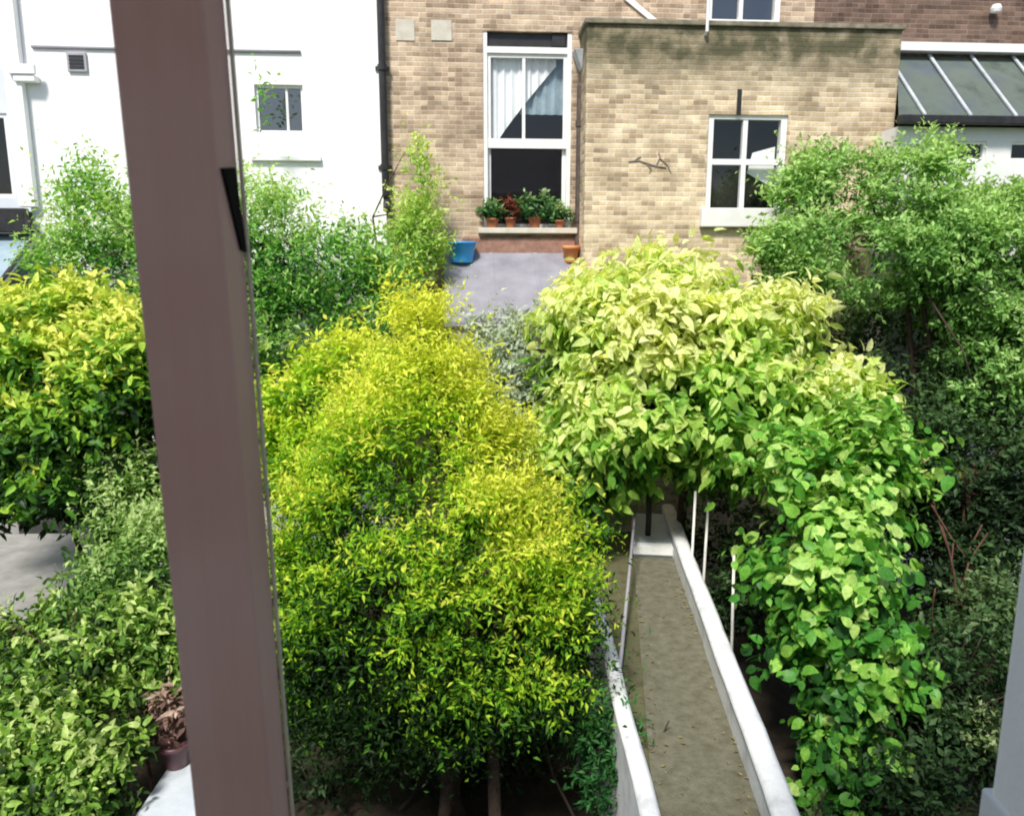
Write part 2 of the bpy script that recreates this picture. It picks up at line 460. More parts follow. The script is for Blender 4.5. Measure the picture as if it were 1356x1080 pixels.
# raised pale terrace at the far left, pale slab below it
mb = MB(); mb.box(-9.5, -4.3, 5.9, 8.9, GZ+0.002, 0.0)
tag(mb.build('patio', M['slab'], bevel=0.02), kind='structure')
a = ground(190, 1080, -0.35); b = ground(262, 975, -0.35)
mb = MB(); mb.box(a.x-0.06, -2.0, 3.2, b.y+0.1, GZ+0.002, -0.35)
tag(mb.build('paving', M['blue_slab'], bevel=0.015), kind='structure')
a = at(-25, 925, 5.4); b = at(62, 868, 6.1)
mb = MB(); d = (b-a); nrm = Vector((-d.y, d.x, 0)).normalized()*0.09
z = Vector((0, 0, 0.10))
mb.hexa([Vector((0,0,0))-nrm, d-nrm, d+nrm, nrm], [z-nrm, z+d-nrm, z+d+nrm, z+nrm])
drop = Vector((0, 0, -(a.z-GZ)))
mb2 = MB(); k = nrm*0.7
mb2.hexa([drop-k, drop+d*0.98-k+Vector((0,0,-d.z)), drop+d*0.98+k+Vector((0,0,-d.z)), drop+k], [-k+Vector((0,0,-.003)), d*0.98-k+Vector((0,0,-.003)), d*0.98+k+Vector((0,0,-.003)), k+Vector((0,0,-.003))])
r = empty('garden_wall', 'short white topped wall half buried in leaves at the left edge', 'garden wall', a)
mb.build('coping', M['coping'], r, bevel=0.012); mb2.build('wall', M['slab'], r)

# ------------------------------------------------------------------ the terrace opposite
def wall_holes(mb, x0, x1, z0, z1, y, holes, depth):
    xs = sorted({x0, x1, *[h[0] for h in holes], *[h[1] for h in holes]})
    zs = sorted({z0, z1, *[h[2] for h in holes], *[h[3] for h in holes]})
    for i in range(len(xs)-1):
        for j in range(len(zs)-1):
            cxm, czm = (xs[i]+xs[i+1])/2, (zs[j]+zs[j+1])/2
            if any(h[0] < cxm < h[1] and h[2] < czm < h[3] for h in holes): continue
            mb.quad((xs[i], y, zs[j]), (xs[i+1], y, zs[j]), (xs[i+1], y, zs[j+1]), (xs[i], y, zs[j+1]))
    for (a, b, c, d) in holes:
        mb.quad((a, y, c), (a, y+depth, c), (a, y+depth, d), (a, y, d))
        mb.quad((b, y, c), (b, y, d), (b, y+depth, d), (b, y+depth, c))
        mb.quad((a, y, d), (b, y, d), (b, y+depth, d), (a, y+depth, d))
        mb.quad((a, y, c), (a, y+depth, c), (b, y+depth, c), (b, y, c))

def frect(pxl, pyt, pxr, pyb, out=0.0):
    pm_ = (pyt+pyb)/2; xm_ = (pxl+pxr)/2
    return (fac(pxl, pm_, out)[0], fac(pxr, pm_, out)[0], fac(xm_, pyb, out)[1], fac(xm_, pyt, out)[1])

TOPZ = CZ + 5.0
# ---- white house (left)
wh = empty('white_house', 'white rendered terraced house with a black drainpipe at its right edge', 'house', FO, FA)
wx0 = fac(30, 150)[0]; wx1 = fac(508, 150)[0]
hole_w = frect(338, 112, 402, 176, 0.05)
vent_h = frect(90, 70, 116, 96, 0.05)
mb = MB(); wall_holes(mb, wx0, wx1-0.0, GZ-0.1, TOPZ, -0.05, [hole_w], 0.14)
mb.quad((wx0, -0.05, GZ), (wx0, 3, GZ), (wx0, 3, TOPZ), (wx0, -0.05, TOPZ))
mb.quad((wx0, -0.05, TOPZ), (wx1, -0.05, TOPZ), (wx1, 6, TOPZ+1.5), (wx0, 6, TOPZ+1.5))
mb.build('wall', M['render_white'], wh)
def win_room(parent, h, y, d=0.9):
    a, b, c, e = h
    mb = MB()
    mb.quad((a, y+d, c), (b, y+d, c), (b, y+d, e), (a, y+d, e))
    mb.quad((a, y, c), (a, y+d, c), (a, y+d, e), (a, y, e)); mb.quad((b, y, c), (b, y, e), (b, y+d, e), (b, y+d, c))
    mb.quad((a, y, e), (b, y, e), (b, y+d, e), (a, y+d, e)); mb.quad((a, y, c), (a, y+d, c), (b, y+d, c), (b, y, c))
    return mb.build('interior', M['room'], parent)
# little window
a, b, c, d = hole_w
fr = MB(); t = 0.035
fr.box(a, a+t, 0.0, 0.05, c, d).box(b-t, b, 0.0, 0.05, c, d).box(a+t, b-t, 0.0, 0.05, c, c+t).box(a+t, b-t, 0.0, 0.05, d-t, d)
fr.box(a+(b-a)*0.62, a+(b-a)*0.62+0.03, 0.003, 0.047, c+t, d-t)
win = fr.build('window', M['paint_white'], wh)
mb = MB(); mb.quad((a+t, 0.03, c+t), (b-t, 0.03, c+t), (b-t, 0.03, d-t), (a+t, 0.03, d-t)); mb.build('pane', M['glass_refl'], win)
win_room(win, (a, b, c, d), 0.06)
s0, s1, sz0, sz1 = frect(332, 206, 425, 213, 0.09)
mb = MB(); mb.box(s0, s1, -0.11, -0.052, sz0, sz1); mb.build('ledge', M['render_white'], wh, bevel=0.01)
# dark band line / cable across the wall
p0 = fac(42, 62, 0.06); p1 = fac(398, 69, 0.06)
mb = MB(); mb.tube([(p0[0], -0.066, p0[1]), ((p0[0]+p1[0])/2, -0.066, (p0[1]+p1[1])/2-0.005), (p1[0], -0.066, p1[1])], 0.02, 8)
mb.build('cable', M['grey_iron'], wh, smooth=True)
a, b, c, d = vent_h
mb = MB(); mb.box(a, b, -0.085, -0.052, c, d)
v = mb.build('vent', M['grey_iron'], wh, bevel=0.008)
mb = MB()
for k in range(4):
    zz = c+0.035+(d-c-0.06)*k/4
    mb.box(a+0.03, b-0.03, -0.093, -0.087, zz, zz+0.03)
mb.build('grille', M['black_iron'], v)
# corner pilaster with white pipe
cx0 = fac(20, 150)[0]; cx1 = fac(42, 150)[0]
mb = MB(); mb.box(cx0, cx1, -0.16, -0.053, fac(30, 275)[1], TOPZ-0.2); mb.build('pilaster', M['render_white'], wh, bevel=0.015)
b0, b1, bz0, bz1 = frect(10, 85, 46, 98, 0.2)
mb = MB(); mb.box(b0, b1, -0.22, -0.162, bz0, bz1); mb.box(b0+0.05, b1-0.02, -0.2, -0.055, bz0-0.08, bz0-0.003); mb.build('corbel', M['render_white'], wh, bevel=0.008)
# black drainpipe
pt = fac(503, 0, 0.1); pb = fac(512, 268, 0.1)
mb = MB(); xm = (pt[0]+pb[0])/2
mb.tube([(xm, -0.105, TOPZ-0.3), (xm, -0.105, pb[1]+0.08), (xm+0.01, -0.12, pb[1]), (xm+0.015, -0.2, pb[1]-0.10)], 0.048, 12)
for zz in (pb[1]+0.4, pb[1]+1.6, pb[1]+2.8):
    mb.tube([(xm, -0.105, zz), (xm, -0.105, zz+0.07)], 0.062, 12); mb.box(xm-0.09, xm+0.09, -0.075, -0.053, zz+0.01, zz+0.06)
mb.build('drainpipe', M['black_iron'], wh, smooth=False)

# ---- brick house
bh = empty('brick_house', 'yellow and pink brick terraced house with sash windows and a brick back extension', 'house', FO, FA)
bx0 = wx1 + 0.0
OUT = 0.55                                                   # rear extension stands proud
ex0 = fac(775, 200, OUT)[0]; ex1 = fac(1188, 120, OUT)[0]; ez1 = fac(980, 36, OUT)[1]
bx1 = ex1 + 6.0
big = frect(640, 42, 756, 302)
up = frect(938, -75, 1036, 30)
sm = frect(936, 152, 1040, 288, OUT)
mb = MB(); wall_holes(mb, bx0, fac(1078, 20)[0], GZ-0.1, TOPZ, 0.0, [big, up], 0.16)
mb.build('wall', M['brick_main'], bh)
dbx = fac(1078, 20)[0]
mb = MB(); mb.quad((dbx, 0, GZ), (bx1, 0, GZ), (bx1, 0, TOPZ), (dbx, 0, TOPZ))
o = mb.build('wall', M['brick_dark'], bh); o['label'] = 'dark purple brick wall above the glazed lean-to'
mb = MB(); mb.quad((bx0, -0.0, TOPZ), (bx1, 0, TOPZ), (bx1, 6, TOPZ+2.2), (bx0, 6, TOPZ+2.2)); mb.build('roof', M['felt'], bh)
# extension
ext = MB(); wall_holes(ext, ex0, ex1, GZ-0.1, ez1, -OUT, [sm], 0.14)
ext.quad((ex0, -OUT, GZ-0.1), (ex0, -0.002, GZ-0.1), (ex0, -0.002, ez1), (ex0, -OUT, ez1))
ext.quad((ex1, -OUT, GZ-0.1), (ex1, -0.002, GZ-0.1), (ex1, -0.002, ez1), (ex1, -OUT, ez1))
eo = ext.build('extension', M['brick'], bh); eo['label'] = 'yellow brick back extension with mossy top courses'
mb = MB(); mb.box(ex0-0.03, ex1+0.03, -OUT-0.04, -0.003, ez1+0.002, ez1+0.06); mb.build('parapet_coping', mottled('mossy_stone', (0.10, 0.095, 0.06), (0.30, 0.27, 0.20), 7, 0.9, 0.4, 40), eo, bevel=0.012)
# stone blocks either side above the sash window
for (l, t_, r_, b_) in ((524, 26, 549, 54), (571, 27, 598, 54)):
    q = frect(l, t_, r_, b_); mb = MB(); mb.box(q[0], q[1], -0.012, 0.05, q[2], q[3]); mb.build('stone_block', M['stone'], bh)

def bar(mb, a, b, c, d, y0, y1): mb.box(min(a,b), max(a,b), y0, y1, min(c,d), max(c,d))

# big sash window
a, b, c, d = big
f_ = MB(); t = 0.055
shade = fac(700, 62)[1]                                       # bottom of the black lintel-shade strip
f_.box(a, a+t, 0.015, 0.14, c, d).box(b-t, b, 0.015, 0.14, c, d).box(a+t, b-t, 0.018, 0.137, shade-0.075, shade)
win = f_.build('window', M['paint_white'], bh); win['label'] = 'tall white sash window with a tied back white curtain'
mb = MB(); mb.box(a+t, b-t, 0.06, 0.137, shade+0.003, d-0.004); mb.build('lintel_shade', M['black_iron'], win)  # black strip put in for the shade under the lintel
mb = MB(); mb.box(b-t-0.2, b-t-0.03, 0.03, 0.058, shade+0.02, d-0.02); mb.build('lintel_shade_patch', M['black_iron'], win)  # blacker patch of the same imitated lintel shade
zm1 = fac(700, 183)[1]; zm0 = fac(700, 196)[1]
xm0 = fac(694, 120)[0]; 
us = MB(); t2 = 0.045
us.box(a+t, a+t+t2, 0.045, 0.09, zm1, shade-0.078).box(b-t-t2, b-t, 0.045, 0.09, zm1, shade-0.078)
us.box(a+t+t2, b-t-t2, 0.045, 0.09, shade-0.078-t2, shade-0.078).box(a+t, b-t, 0.035, 0.093, zm0, zm1-0.002)
us.box(xm0-0.02, xm0+0.02, 0.05, 0.085, zm1, shade-0.078-t2)
sash = us.build('upper_sash', M['paint_white'], win)
mb = MB(); mb.quad((a+t+t2, 0.07, zm1), (b-t-t2, 0.07, zm1), (b-t-t2, 0.07, shade-0.12), (a+t+t2, 0.07, shade-0.12)); mb.build('pane', M['glass'], sash)
ls = MB(); zb = c+0.06
ls.box(a+t, a+t+t2, 0.095, 0.135, zb, zm0-0.002).box(b-t-t2, b-t, 0.095, 0.135, zb, zm0-0.002).box(a+t, b-t, 0.095, 0.135, c+0.003, zb-0.002)
sash2 = ls.build('lower_sash', M['paint_white'], win)
mb = MB(); mb.quad((a+t+t2, 0.115, zb), (b-t-t2, 0.115, zb), (b-t-t2, 0.115, zm0), (a+t+t2, 0.115, zm0)); mb.build('pane', M['glass'], sash2)
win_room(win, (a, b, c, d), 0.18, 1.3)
# white curtain swept to the left, hem on a diagonal; blue grey one behind at right
cu = MB()
ct0 = fac(648, 70)[1]; 
nx = 26
xl, xr = a+t+0.02, fac(738, 80)[0]
for k in range(nx):
    for (q0, q1) in ((0, 1),):
        x0_, x1_ = xl+(xr-xl)*k/nx, xl+(xr-xl)*(k+1)/nx
        def hem(x):
            u = (x-xl)/(xr-xl)
            return fac(655, 182)[1] + (ct0-fac(655, 182)[1])*min(1, max(0, (u-0.12)/0.95))**0.9
        w0, w1 = 0.155+0.018*math.sin(k*1.9), 0.155+0.018*math.sin((k+1)*1.9)
        cu.quad((x0_, w0, hem(x0_)-0.05), (x1_, w1, hem(x1_)-0.05), (x1_, w1, ct0+0.05), (x0_, w0, ct0+0.05))
cu.build('curtain', M['curtain'], win, smooth=True)
cu = MB(); xl2, xr2 = fac(690, 100)[0], b-t-0.01
zc = fac(720, 148)[1]
for k in range(14):
    x0_, x1_ = xl2+(xr2-xl2)*k/14, xl2+(xr2-xl2)*(k+1)/14
    w0, w1 = 0.21+0.02*math.sin(k*2.1), 0.21+0.02*math.sin((k+1)*2.1)
    cu.quad((x0_, w0, zc), (x1_, w1, zc), (x1_, w1, ct0), (x0_, w0, ct0))
o = cu.build('curtain', M['blue_curtain'], win, smooth=True); o['label'] = 'blue grey curtain'
mb = MB(); mb.box(a-0.08, b+0.08, -0.17, 0.012, c-0.075, c-0.003); mb.build('sill', M['stone'], win, bevel=0.012)
# red brown ledge below
q = frect(612, 314, 772, 346)
mb = MB(); mb.box(q[0], q[1], -0.10, -0.003, q[2], q[3]-0.015); mb.build('ledge', M['old_brick'], bh, bevel=0.01)

# small window in the extension
a, b, c, d = sm; y0 = -OUT
f_ = MB(); t = 0.075
f_.box(a, a+t, y0+0.03, y0+0.12, c, d).box(b-t, b, y0+0.03, y0+0.12, c, d).box(a+t, b-t, y0+0.03, y0+0.12, d-0.05, d).box(a+t, b-t, y0+0.03, y0+0.12, c, c+t)
xmid = fac(986, 220, OUT)[0]; zmid = fac(986, 214, OUT)[1]
f_.box(xmid-0.03, xmid+0.03, y0+0.04, y0+0.11, c+t, d-0.05)
f_.box(a+t, xmid-0.03, y0+0.042, y0+0.108, zmid-0.035, zmid+0.035).box(xmid+0.03, b-t, y0+0.042, y0+0.108, zmid-0.035, zmid+0.035)
win = f_.build('window', M['paint_white'], bh); win['label'] = 'white four pane window in the yellow brick extension'
for (l, r_) in ((a+t, xmid-0.03), (xmid+0.03, b-t)):
    for (lo, hi) in ((c+t, zmid-0.035), (zmid+0.035, d-0.05)):
        mb = MB(); mb.quad((l, y0+0.08, lo), (r_, y0+0.08, lo), (r_, y0+0.08, hi), (l, y0+0.08, hi)); mb.build('pane', M['glass'], win)
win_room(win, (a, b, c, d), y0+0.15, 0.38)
# pale sheet with slanted edges behind the right panes
mb = MB(); z1 = zmid+0.15
mb.poly([(xmid+0.10, y0+0.18, zmid-0.12), (b-t, y0+0.18, zmid-0.3), (b-t, y0+0.18, z1+0.06), (xmid+0.16, y0+0.18, z1-0.02)])
mb.build('curtain', M['curtain'], win)
sl = frect(926, 276, 1036, 303, OUT)
mb = MB(); mb.box(sl[0], sl[1]+0.1, y0-0.10, y0+0.028, sl[2]+0.02, sl[3]); mb.build('sill', M['paint_white'], win, bevel=0.012)
p = fac(978, 138, OUT); mb = MB(); mb.box(p[0]-0.025, p[0]+0.025, y0-0.03, y0-0.006, p[1]-0.13, p[1]+0.17); mb.build('wall_bracket', M['black_iron'], bh)
# upper window behind extension
a, b, c, d = up
f_ = MB(); t = 0.07
f_.box(a, a+t, 0.02, 0.12, c, d).box(b-t, b, 0.02, 0.12, c, d).box(a+t, b-t, 0.02, 0.12, d-t, d).box(a+t, b-t, 0.02, 0.12, c, c+0.04)
xm2 = (a+b)/2-0.03; f_.box(xm2-0.025, xm2+0.025, 0.03, 0.11, c+0.04, d-t)
win = f_.build('window', M['paint_white'], bh); win['label'] = 'upper window cut off by the top of the photo above the extension'
for l, r_ in ((a+t, xm2-0.025), (xm2+0.025, b-t)):
    mb = MB(); mb.quad((l, 0.07, c+0.04), (r_, 0.07, c+0.04), (r_, 0.07, d-t), (l, 0.07, d-t)); mb.build('pane', M['glass_refl'], win)
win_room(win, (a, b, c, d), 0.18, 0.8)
# hopper head and downpipe in the corner between the walls
hp = frect(764, 72, 802, 92, 0.2)
mb = MB(); mb.hexa([(hp[0]+0.06, -0.2, hp[2]), (hp[1]-0.12, -0.2, hp[2]), (hp[1]-0.12, -0.02, hp[2]), (hp[0]+0.06, -0.02, hp[2])],
                   [(hp[0]-0.04, -0.26, hp[3]+0.05), (hp[1], -0.26, hp[3]+0.05), (hp[1], -0.01, hp[3]+0.05), (hp[0]-0.04, -0.01, hp[3]+0.05)])
hop = mb.build('hopper_head', M['lead'], bh, bevel=0.01)
pxm = fac(767, 200, 0.1)[0]; zb_ = fac(766, 345, 0.1)[1]
mb = MB(); mb.tube([(pxm+0.06, -0.12, hp[2]-0.002), (pxm, -0.11, hp[2]-0.18), (pxm, -0.11, zb_), (pxm-0.01, -0.2, zb_-0.12)], 0.045, 12)
for zz in (zb_+0.5, zb_+1.7): mb.tube([(pxm, -0.11, zz), (pxm, -0.11, zz+0.07)], 0.058, 12)
mb.build('downpipe', mottled('brown_iron', (0.06, 0.045, 0.04), (0.12, 0.09, 0.08), 9, 0.5, 0.15, 30), bh)
# sloping lead flashing near the top
p0 = fac(826, -8, 0.02); p1 = fac(872, 30, 0.02)
mb = MB(); mb.hexa([(p0[0], -0.03, p0[1]-0.06), (p1[0], -0.03, p1[1]-0.06), (p1[0], -0.004, p1[1]-0.06), (p0[0], -0.004, p0[1]-0.06)],
                   [(p0[0], -0.03, p0[1]+0.02), (p1[0], -0.03, p1[1]+0.02), (p1[0], -0.004, p1[1]+0.02), (p0[0], -0.004, p0[1]+0.02)])
mb.build('flashing', M['paint_white'], bh)
p0 = fac(936, 10, OUT+.02)
mb = MB(); mb.tube([(p0[0], -OUT-0.07, ez1+0.3), (p0[0], -OUT-0.07, ez1-0.08), (p0[0], -OUT-0.02, ez1-0.1)], 0.02, 8); mb.build('overflow_pipe', M['paint_white'], eo)
p0 = fac(1315, 14, 0.02)
mb = MB(); mb.lathe([(0.02, -0.05), (0.06, -0.04), (0.07, 0.0), (0.05, 0.05), (0.0, 0.06)], 12, (p0[0], -0.08, p0[1])); mb.box(p0[0]-0.03, p0[0]+0.03, -0.07, -0.003, p0[1]-0.03, p0[1]+0.03)
mb.build('wall_lamp', M['paint_white'], bh, smooth=False)
# dead climber stems clinging to the wall
tw = MB()
for pts in ([(832, 214), (846, 213), (856, 216), (868, 220), (882, 222)], [(856, 216), (862, 224), (860, 229)], [(868, 220), (874, 208), (872, 203)], [(874, 210), (884, 219), (888, 228)], [(840, 213), (848, 207)]):
    tw.tube([(fac(x, y, OUT)[0], -OUT-0.010, fac(x, y, OUT)[1]) for x, y in pts], 0.008, 5)
p0 = FO + fu*fac(860, 215, OUT)[0]
o = tw.build('dead_climber', mottled('grey_twig', (0.20, 0.17, 0.14), (0.34, 0.30, 0.26), 12, 0.9, 0.3, 40)); o.location = FO; o.rotation_euler = (0, 0, FA)
tag(o, 'small dead grey twigs of a climber clinging to the yellow brick wall', 'climber')

# ---- glazed lean-to at right
gl = empty('lean_to', 'lean-to conservatory with dark algae stained glazed roof and white fascia', 'conservatory', FO, FA)
go = 0.9
lx0 = ex1 + 0.02; lx1 = bx1 - 0.5
E = 1.03
zt = fac(1280, 78, 0.06)[1]; ze = fac(1280, 158, E)[1]; le = fac(1190, 158, E)[0]
mb = MB(); mb.hexa([(le, -E, ze), (lx1, -E, ze), (lx1, -0.01, zt), (2*lx0-le, -0.01, zt)], [(le, -E, ze+0.03), (lx1, -E, ze+0.03), (lx1, -0.01, zt+0.03), (2*lx0-le, -0.01, zt+0.03)])
rf = mb.build('roof', M['roof_glass'], gl)
for k in range(9):
    xx = lx0 + 0.06 + 0.58*k
    if xx > lx1-0.1: break
    mb = MB(); mb.hexa([(xx, -E-0.01, ze+0.033), (xx+0.04, -E-0.01, ze+0.033), (xx+0.04, -0.04, zt+0.033), (xx, -0.04, zt+0.033)],
                       [(xx, -E-0.01, ze+0.06), (xx+0.04, -E-0.01, ze+0.06), (xx+0.04, -0.04, zt+0.06), (xx, -0.04, zt+0.06)])
    mb.build('glazing_bar', M['lead'], rf)
mb = MB(); mb.box(lx0-0.02, lx1, -0.16, -0.005, zt+0.065, zt+0.17); mb.build('flashing', M['paint_white'], rf)
mb = MB(); mb.box(le-0.03, lx1, -E-0.10, -E-0.005, ze-0.07, ze+0.03); mb.build('gutter', M['black_iron'], gl, bevel=0.015)
zw0 = ze-0.075
holes = []
for (l, r_) in ((1252, 1306), (1338, 1392)):
    xa = fac(l, 198, E-0.1)[0]; xb = fac(r_, 198, E-0.1)[0]
    holes.append((xa, xb, fac(1280, 212, E-0.1)[1], fac(1280, 187, E-0.1)[1]))
mb = MB(); wall_holes(mb, le+0.06, lx1, GZ-0.1, zw0, -E+0.1, holes, 0.08)
mb.quad((le+0.06, -E+0.1, GZ-.1), (le+0.06, -E+0.1, zw0), (le+0.06, -OUT-0.003, zw0), (le+0.06, -OUT-0.003, GZ-.1))
mb.build('wall', M['paint_white'], gl)
for h in holes:
    a, b, c, d = h; t = 0.03
    f_ = MB(); f_.box(a, a+t, -E+0.12, -E+0.17, c, d).box(b-t, b, -E+0.12, -E+0.17, c, d).box(a+t, b-t, -E+0.12, -E+0.17, d-t, d).box(a+t, b-t, -E+0.12, -E+0.17, c, c+t)
    w_ = f_.build('window', M['paint_white'], gl)
    mb = MB(); mb.quad((a+t, -E+0.15, c+t), (b-t, -E+0.15, c+t), (b-t, -E+0.15, d-t), (a+t, -E+0.15, d-t)); mb.build('pane', M['glass'], w_)
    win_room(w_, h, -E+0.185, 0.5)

# ---- far left neighbour: white wall with its bluish shade painted in, dark window, blue glass lean-to
nh = empty('rendered_house', 'white house wall in painted bluish shade with a dark window at the left edge', 'house', FO, FA)
nx0 = wx0 - 6
hole_n = (fac(-60, 200, -0.2)[0], fac(14, 200, -0.2)[0], fac(0, 262, -0.2)[1], fac(0, 150, -0.2)[1])
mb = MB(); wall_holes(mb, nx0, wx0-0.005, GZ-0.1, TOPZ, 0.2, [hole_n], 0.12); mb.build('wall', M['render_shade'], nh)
a, b, c, d = hole_n; t = 0.05
f_ = MB(); f_.box(a, a+t, 0.22, 0.3, c, d).box(b-t, b, 0.22, 0.3, c, d).box(a+t, b-t, 0.22, 0.3, d-t, d).box(a+t, b-t, 0.22, 0.3, c, c+t)
w_ = f_.build('window', M['paint_white'], nh); mb = MB(); mb.quad((a+t, 0.27, c+t), (b-t, 0.27, c+t), (b-t, 0.27, d-t), (a+t, 0.27, d-t)); mb.build('pane', M['glass'], w_); win_room(w_, hole_n, 0.33, 0.6)
bl = empty('lean_to', 'blue grey glazed lean-to with dark eave at the left edge behind the yellow topped bush', 'conservatory', FO, FA)
rx1 = fac(40, 300, 0.3)[0]; rz1 = fac(20, 312, 0.1)[1]; rz0 = fac(20, 400, 1.2)[1]
mb = MB(); mb.hexa([(nx0+1, -1.3, rz0), (rx1, -1.3, rz0), (rx1, -0.07, rz1), (nx0+1, -0.07, rz1)], [(nx0+1, -1.3, rz0+0.03), (rx1, -1.3, rz0+0.03), (rx1, -0.07, rz1+0.03), (nx0+1, -0.07, rz1+0.03)])
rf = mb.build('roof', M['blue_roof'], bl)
for k in range(6):
    xx = rx1-0.05-0.55*k
    mb = MB(); mb.hexa([(xx, -1.31, rz0+0.033), (xx+0.04, -1.31, rz0+0.033), (xx+0.04, -0.08, rz1+0.033), (xx, -0.08, rz1+0.033)], [(xx, -1.31, rz0+0.06), (xx+0.04, -1.31, rz0+0.06), (xx+0.04, -0.08, rz1+0.06), (xx, -0.08, rz1+0.06)])
    mb.build('glazing_bar', M['black_iron'], rf)
mb = MB(); q = frect(-40, 276, 38, 308, 0.2); mb.box(q[0]-1, q[1], -0.3, -0.165, q[2], q[3]); mb.box(q[0]-1, q[1]-0.02, -0.163, -0.055, q[2], q[3]-0.03); mb.build('eave', M['black_iron'], bl, bevel=0.012)
mb = MB(); mb.box(nx0+1, rx1-0.05, -1.22, -0.06, GZ, rz0-0.003); mb.build('wall', M['slab'], bl)

# ---- low lean-to with grey felt roof under the big window
ls_ = empty('lean_to', 'low lean-to with plain grey felt roof below the tall sash window', 'outbuilding', FO, FA)
fx0 = fac(588, 360, 0.6)[0]; fx1 = ex0-0.02
fz1 = fac(660, 338, 0.11)[1]; fz0 = fac(660, 432, 1.25)[1]
mb = MB(); mb.hexa([(fx0, -1.25, fz0), (fx1, -1.25, fz0), (fx1, -0.11, fz1), (fx0, -0.11, fz1)], [(fx0, -1.25, fz0+0.05), (fx1, -1.25, fz0+0.05), (fx1, -0.11, fz1+0.03), (fx0, -0.11, fz1+0.03)])
for k in (1, 2):
    xx = fx0+(fx1-fx0)*k/3
    mb.hexa([(xx, -1.252, fz0+0.05), (xx+0.05, -1.252, fz0+0.05), (xx+0.05, -0.12, fz1+0.03), (xx, -0.12, fz1+0.03)],
            [(xx, -1.252, fz0+0.058), (xx+0.05, -1.252, fz0+0.058), (xx+0.05, -0.12, fz1+0.038), (xx, -0.12, fz1+0.038)])
mb.build('roof', M['felt'], ls_)
mb = MB()
mb.hexa([(fx0+0.06, -1.18, GZ), (fx1-0.06, -1.18, GZ), (fx1-0.06, -0.03, GZ), (fx0+0.06, -0.03, GZ)], [(fx0+0.06, -1.18, fz0-0.003), (fx1-0.06, -1.18, fz0-0.003), (fx1-0.06, -0.03, fz1-0.06), (fx0+0.06, -0.03, fz1-0.06)])
mb.build('wall', M['brick_main'], ls_)

# ------------------------------------------------------------------ foliage engine
TEMPL = {
 'small': (np.array([(0,0,0),(.42,.5,.12),(1,0,-.06),(.42,-.5,.12)], float), [(0,2,1),(0,3,2)]),
 'broad': (np.array([(0,0,0),(.34,0,-.01),(.68,0,-.07),(1,0,-.20)]
                    + [(-.05,.20,.03),(.14,.40,.07),(.40,.47,.06),(.66,.36,0),(.87,.16,-.10)]
                    + [(-.05,-.20,.03),(.14,-.40,.07),(.40,-.47,.06),(.66,-.36,0),(.87,-.16,-.10)], float),
           [(0,1,5,4),(1,6,5),(1,2,7,6),(2,3,8,7),(0,9,10,1),(1,10,11),(1,11,12,2),(2,12,13,3)]),
}

def noise3(p, seed):
    rs = np.random.RandomState(seed)
    v = np.zeros(len(p))
    for f in (1.6, 3.3, 6.1):
        for _ in range(3):
            k = rs.normal(size=3); k *= f/np.linalg.norm(k)
            v += np.sin(p @ k * 2 + rs.rand()*6.28) / f
    return v

def blobs_px(lst):
    """(px, py, Y, rx_px, ry_px, depth_m) -> world ellipsoids"""
    out = []
    for (px, py, Y, rx, ry, dr) in lst:
        c = at(px, py, Y); s = ppm(px, py, Y)
        out.append((c.x, c.y, c.z, rx/s, dr, ry/s))
    return np.array(out)

def unit(v): return v / np.maximum(np.linalg.norm(v, axis=-1, keepdims=True), 1e-9)

